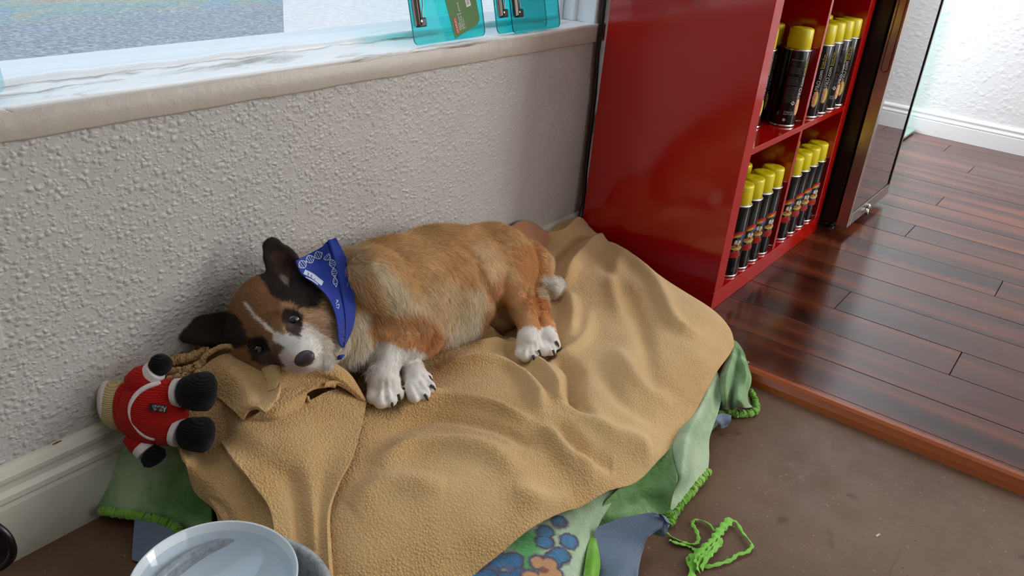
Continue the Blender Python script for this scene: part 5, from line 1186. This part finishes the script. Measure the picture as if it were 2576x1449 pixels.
M_ban = mat('royal_blue_cotton', srgb(18, 48, 142), .8, Sheen_Weight=.05); t = NT(M_ban); t.bump(t.noise(900, 2, .5), .15, .0006)
ban = grid_mesh(Sb, 'bandana', M_ban, dog, .0016); ban['label'] = 'blue bandana printed with white double helix bands'
M_prt = mat('bandana_print', srgb(196, 206, 220), .8)
bp = to_px(Sb).reshape(-1, 2); bdp = ((Sb - CAM) @ RC[2]).reshape(-1)
def onban(u, v, o=.0012):
    d = ((bp - (u, v)) ** 2).sum(1); k = np.argsort(d)[:4]; w_ = 1 / (d[k] + .3); return CAM + ((bdp[k] * w_).sum() / w_.sum() - o) * ray(u, v)
pm = MB()
def stroke(pl_, wpx, n=None):
    P = catmull(np.array(pl_, float), n or max(4, len(pl_) * 3)); T_ = np.gradient(P, axis=0); T_ /= np.linalg.norm(T_, axis=1)[:, None] + 1e-9; Nn = np.stack([-T_[:, 1], T_[:, 0]], 1)
    vs = []
    for p, q in zip(P, Nn): vs += [onban(*(p - q * wpx / 2)), onban(*(p + q * wpx / 2))]
    pm.add(vs, [(2 * i, 2 * i + 2, 2 * i + 3, 2 * i + 1) for i in range(len(P) - 1)])
def helix(axis, amp, per, wpx, ph=0.):
    A_ = catmull(np.array(axis, float), 60); L_ = np.r_[0, np.cumsum(np.linalg.norm(np.diff(A_, axis=0), axis=1))]; T_ = np.gradient(A_, axis=0); T_ /= np.linalg.norm(T_, axis=1)[:, None]; Nn = np.stack([-T_[:, 1], T_[:, 0]], 1)
    am = np.interp(np.linspace(0, 1, 60), np.linspace(0, 1, len(amp)), amp); a = 2 * math.pi * L_ / per + ph
    stroke(A_ + Nn * (am * np.sin(a))[:, None], wpx, 60); stroke(A_ - Nn * (am * np.sin(a))[:, None], wpx, 60)
    for s_ in np.arange(0, L_[-1], per / 9):
        i = int(np.interp(s_, L_, np.arange(60))); h_ = am[i] * abs(math.sin(2 * math.pi * s_ / per + ph))
        if h_ > 2.0: stroke([A_[i] - Nn[i] * h_, A_[i] + Nn[i] * h_], wpx * .8, 2)
helix([(752, 672), (775, 655), (795, 645), (811, 636)], [10, 10, 9], 46, 1.6)
helix([(820, 644), (834, 658), (840, 680), (843, 705), (846, 722)], [9, 8, 6, 5], 46, 1.5, 1.2)
P = catmull(np.array([(766, 682), (786, 692), (812, 712)], float), 14)
pm.add([q for p in P for q in (onban(p[0] + 2, p[1] - 4), onban(p[0] - 3, p[1] + 7))], [(2 * i, 2 * i + 2, 2 * i + 3, 2 * i + 1) for i in range(13)])
stroke([(769, 697), (785, 705), (800, 716)], 3)
for a_, b_ in (((846, 754), (851, 760)), ((851, 754), (845, 764)), ((845, 768), (853, 765)), ((853, 765), (852, 776)), ((852, 776), (846, 772))): stroke([a_, b_], 1.4, 3)
pm.build('printed_band', M_prt, ban)
ip = MB(); pm, keep_pm = ip, pm
for x in (774, 782, 790, 798):
    y = 684 + (x - 766) * .62; 
    P_ = [(x, y - 3), (x + 2.5, y), (x + .5, y + 3), (x + 4, y + 5)]
    Pc = catmull(np.array(P_, float), 8); vs = []
    for p in Pc: vs += [onban(p[0] - 1, p[1], .0022), onban(p[0] + 1, p[1], .0022)]
    ip.add(vs, [(2 * i, 2 * i + 2, 2 * i + 3, 2 * i + 1) for i in range(7)])
ip.build('printed_letters', M_ban, ban)
kn = MB().tube([Hh(846, 905, .02), Hh(855, 899, .022), Hh(866, 893, .016)], [.001, .004, .0015], 8).build('bandana_tip', M_ban, ban, True)

# ================================================================== plush toy
TD = depth_of(PZ(375, 1035, .165))
def Tt(u, v, t_): return CAM + (TD - t_) * ray(u + 10, v)
def cord_mat(name, col, sc=260, ax='X'):
    m = mat(name, col, .9, spec=.15, Sheen_Weight=.08); t = NT(m)
    wv = t.n('TexWave', wave_type='BANDS', bands_direction='Z', i_Vector=t.map((1, 1, 1)), i_Scale=sc, i_Distortion=1.2, i_Detail=1.0); wv.inputs['Detail Scale'].default_value = .06
    t.bump(wv.outputs['Fac'], .7, .0016); t.color(t.mix(wv.outputs['Fac'], tuple(k * .72 for k in col), col)); return m
M_tred = cord_mat('red_corduroy', srgb(198, 30, 20), 120); M_tblk = cord_mat('black_corduroy', srgb(12, 11, 15), 120); M_tcrm = cord_mat('cream_corduroy', srgb(226, 206, 150), 120); M_twht = mat('white_fleece_trim', srgb(226, 216, 214), .9, Sheen_Weight=.4)
toy = empty('plush_toy', label='plush dog toy in a red suit with black mittens and boots, lying face down', cat='plush toy')
BL = CR * .99 + CU * .08; BU = CU - CR * .08
blob('torso', Tt(372, 1034, 0), (BL, BU, CT), (.052, .049, .034), M_tred, toy, 40, 24)
blob('torso_seat', Tt(405, 1035, -.004), (BL, BU, CT), (.034, .045, .030), M_tred, toy, 36, 20)
blob('collar', Tt(318, 1028, -.006), (BL, BU, CT), (.024, .041, .027), M_tred, toy, 36, 20)
blob('head', Tt(282, 1018, -.012), (BL, BU, CT), (.026, .037, .024), M_tcrm, toy, 36, 20)
blob('hat_trim', Tt(262, 1012, -.012), (BL, BU, CT), (.013, .034, .022), M_twht, toy, 30, 18)
# white piping round the jacket hem
def surf(u, v, lift=.0): 
    q = (((u - 372) / 82.) ** 2 + ((v - 1034) / 77.) ** 2); q2 = (((u - 318) / 38.) ** 2 + ((v - 1028) / 65.) ** 2); return Tt(u, v, max(.034 * math.sqrt(max(0, 1 - q)), -.006 + .027 * math.sqrt(max(0, 1 - q2))) + lift)
MB().tube(catmull([surf(394, 964, .003), surf(362, 972, .003), surf(336, 990, .003), surf(320, 1018, .003), surf(320, 1050, .003), surf(338, 1080, .003), surf(362, 1098, .003), surf(390, 1104, .003)], 50), .0038, 10).build('jacket_trim', M_twht, toy, True)
def limb(name, pts, rr, m_, n=20):
    C = catmull(pts, 18); r = np.interp(np.linspace(0, 1, 18), np.linspace(0, 1, len(rr)), rr); r[0] *= .62; r[-1] *= .60; r[1] *= .88; r[-2] *= .84; r[-3] *= .95; C = np.r_[[C[0] - (C[1] - C[0]) * .25], C, [C[-1] + (C[-1] - C[-2]) * .25]]; r = np.r_[.001, r, .001]
    return MB().tube(C, list(r), n).build(name, m_, toy, True)
limb('sleeve', [Tt(330, 975, 0), Tt(352, 955, .004), Tt(376, 940, .006)], [.022, .022, .017], M_tred); limb('cuff', [Tt(368, 946, .006), Tt(384, 930, .008)], [.0175, .0165], M_twht)
limb('mitten', [Tt(380, 932, .008), Tt(396, 914, .010), Tt(408, 896, .010)], [.0135, .0165, .011], M_tblk)
limb('sleeve', [Tt(325, 1088, -.004), Tt(340, 1112, -.002), Tt(352, 1128, 0)], [.018, .018, .016], M_tred); limb('cuff', [Tt(346, 1120, 0), Tt(362, 1138, .002)], [.0165, .0160], M_twht)
limb('mitten', [Tt(362, 1138, .002), Tt(378, 1152, .004), Tt(386, 1162, .002)], [.0150, .0185, .014], M_tblk)
limb('trouser_leg', [Tt(400, 995, .0), Tt(436, 988, .004)], [.026, .021], M_tred); limb('cuff', [Tt(432, 989, .006), Tt(450, 988, .008)], [.0215, .0215], M_twht)
limb('boot', [Tt(448, 986, .010), Tt(478, 986, .016), Tt(512, 984, .018), Tt(536, 984, .014)], [.0205, .0275, .0290, .0195], M_tblk, 28)
limb('trouser_leg', [Tt(400, 1078, .0), Tt(432, 1086, .002)], [.026, .021], M_tred); limb('cuff', [Tt(430, 1084, .004), Tt(448, 1090, .006)], [.0215, .0215], M_twht)
limb('boot', [Tt(446, 1092, .008), Tt(475, 1092, .012), Tt(505, 1094, .014), Tt(530, 1096, .010)], [.0195, .0250, .0262, .0175], M_tblk, 28)
# woven patch with lettering, upside down
def patch_pt(x, y, o=0.): 
    a = math.radians(7); u = 387 + (x * math.cos(a) - y * math.sin(a)); v = 1027 + (x * math.sin(a) + y * math.cos(a)); return surf(u, v, .0022 + o)
pmb = MB(); vs = [patch_pt(-23.5 + 47 * i / 8, -9.5 + 19 * j / 4) for j in range(5) for i in range(9)]
pmb.add(vs, [(j * 9 + i, j * 9 + i + 1, (j + 1) * 9 + i + 1, (j + 1) * 9 + i) for j in range(4) for i in range(8)]); pat = pmb.build('patch', M_black, toy)
pt = MB()
def ptxt(s, x0_, y0, wpx, hpx, mi):
    V_, F_, asp = text_geo(s); pt.add([patch_pt(x0_ - p[0] * wpx, y0 + p[1] / asp * hpx, .0012) for p in V_], F_, mi)
ptxt('A', 21.5, -7, 9, 14.5, 0); ptxt('NI', 12, .2, 6.5, 6.8, 0); ptxt('M', 5, .2, 8, 6.8, 1); ptxt('AL', -3.5, .2, 8.5, 6.8, 0); ptxt('PLANET', 12, -7.2, 27, 5.6, 0)
pt.build('patch_lettering', [M_white, M_redp], pat)
tg = MB(); q = [(427, 1095), (455, 1104), (450, 1122), (428, 1112)]; vs = [Tt(u, v, .020 - .004 * k) for k, (u, v) in enumerate(q)]; vs2 = [np.array(p) - CT * .0012 for p in vs]
tg.add(vs + vs2, [(0, 1, 2, 3), (7, 6, 5, 4), (0, 4, 5, 1), (1, 5, 6, 2), (2, 6, 7, 3), (3, 7, 4, 0)]); tgo = tg.build('care_tag', mat('tag_satin', srgb(196, 190, 170), .6), toy)
tt = MB(); V_, F_, asp = text_geo('CAUTION'); tt.add([np.array(vs[0]) + (np.array(vs[1]) - vs[0]) * (.04 + .9 * p[0]) + (np.array(vs[3]) - vs[0]) * (.50 - 1.6 * p[1] ) + CT * .0008 for p in V_], F_); tt.build('tag_lettering', M_black, tgo)

# small things
op = MB(); op.box((-1.475, -.0045, .305), (-1.402, .001, .420)); opo = op.build('outlet_plate', mat('outlet_plastic', srgb(206, 204, 198), .4), None, bevel=.002); tag(opo, 'white outlet cover plate on the wall cut off by the left edge', 'outlet')
cp = PY(140, 1111, -.0095); b = MB(); n = 12; vs = [(cp[0] + .007 * math.cos(2 * math.pi * k / n) * (1 + .2 * math.sin(3 * k)), -.0128, cp[2] + .0018 * math.sin(2 * math.pi * k / n)) for k in range(n)]
pc = b.add(vs, [tuple(range(n))]).build('paint_chip', mat('bare_wood_chip', srgb(128, 88, 62), .8), bpy.data.objects['baseboard_back'])
lp = PZ(2207, 1346, ZC + .001); b = MB(); b.add([(lp[0] - .004, lp[1] - .001, ZC + .0006), (lp[0] + .004, lp[1] - .004, ZC + .003), (lp[0] + .005, lp[1] - .001, ZC + .002), (lp[0] - .003, lp[1] + .002, ZC + .0012)], [(0, 1, 2, 3)])
so = b.build('paper_scrap', M_white, None); tag(so, 'tiny white paper scrap on the concrete at the lower right', 'scrap'); md = so.modifiers.new('t', 'SOLIDIFY'); md.thickness = .0006
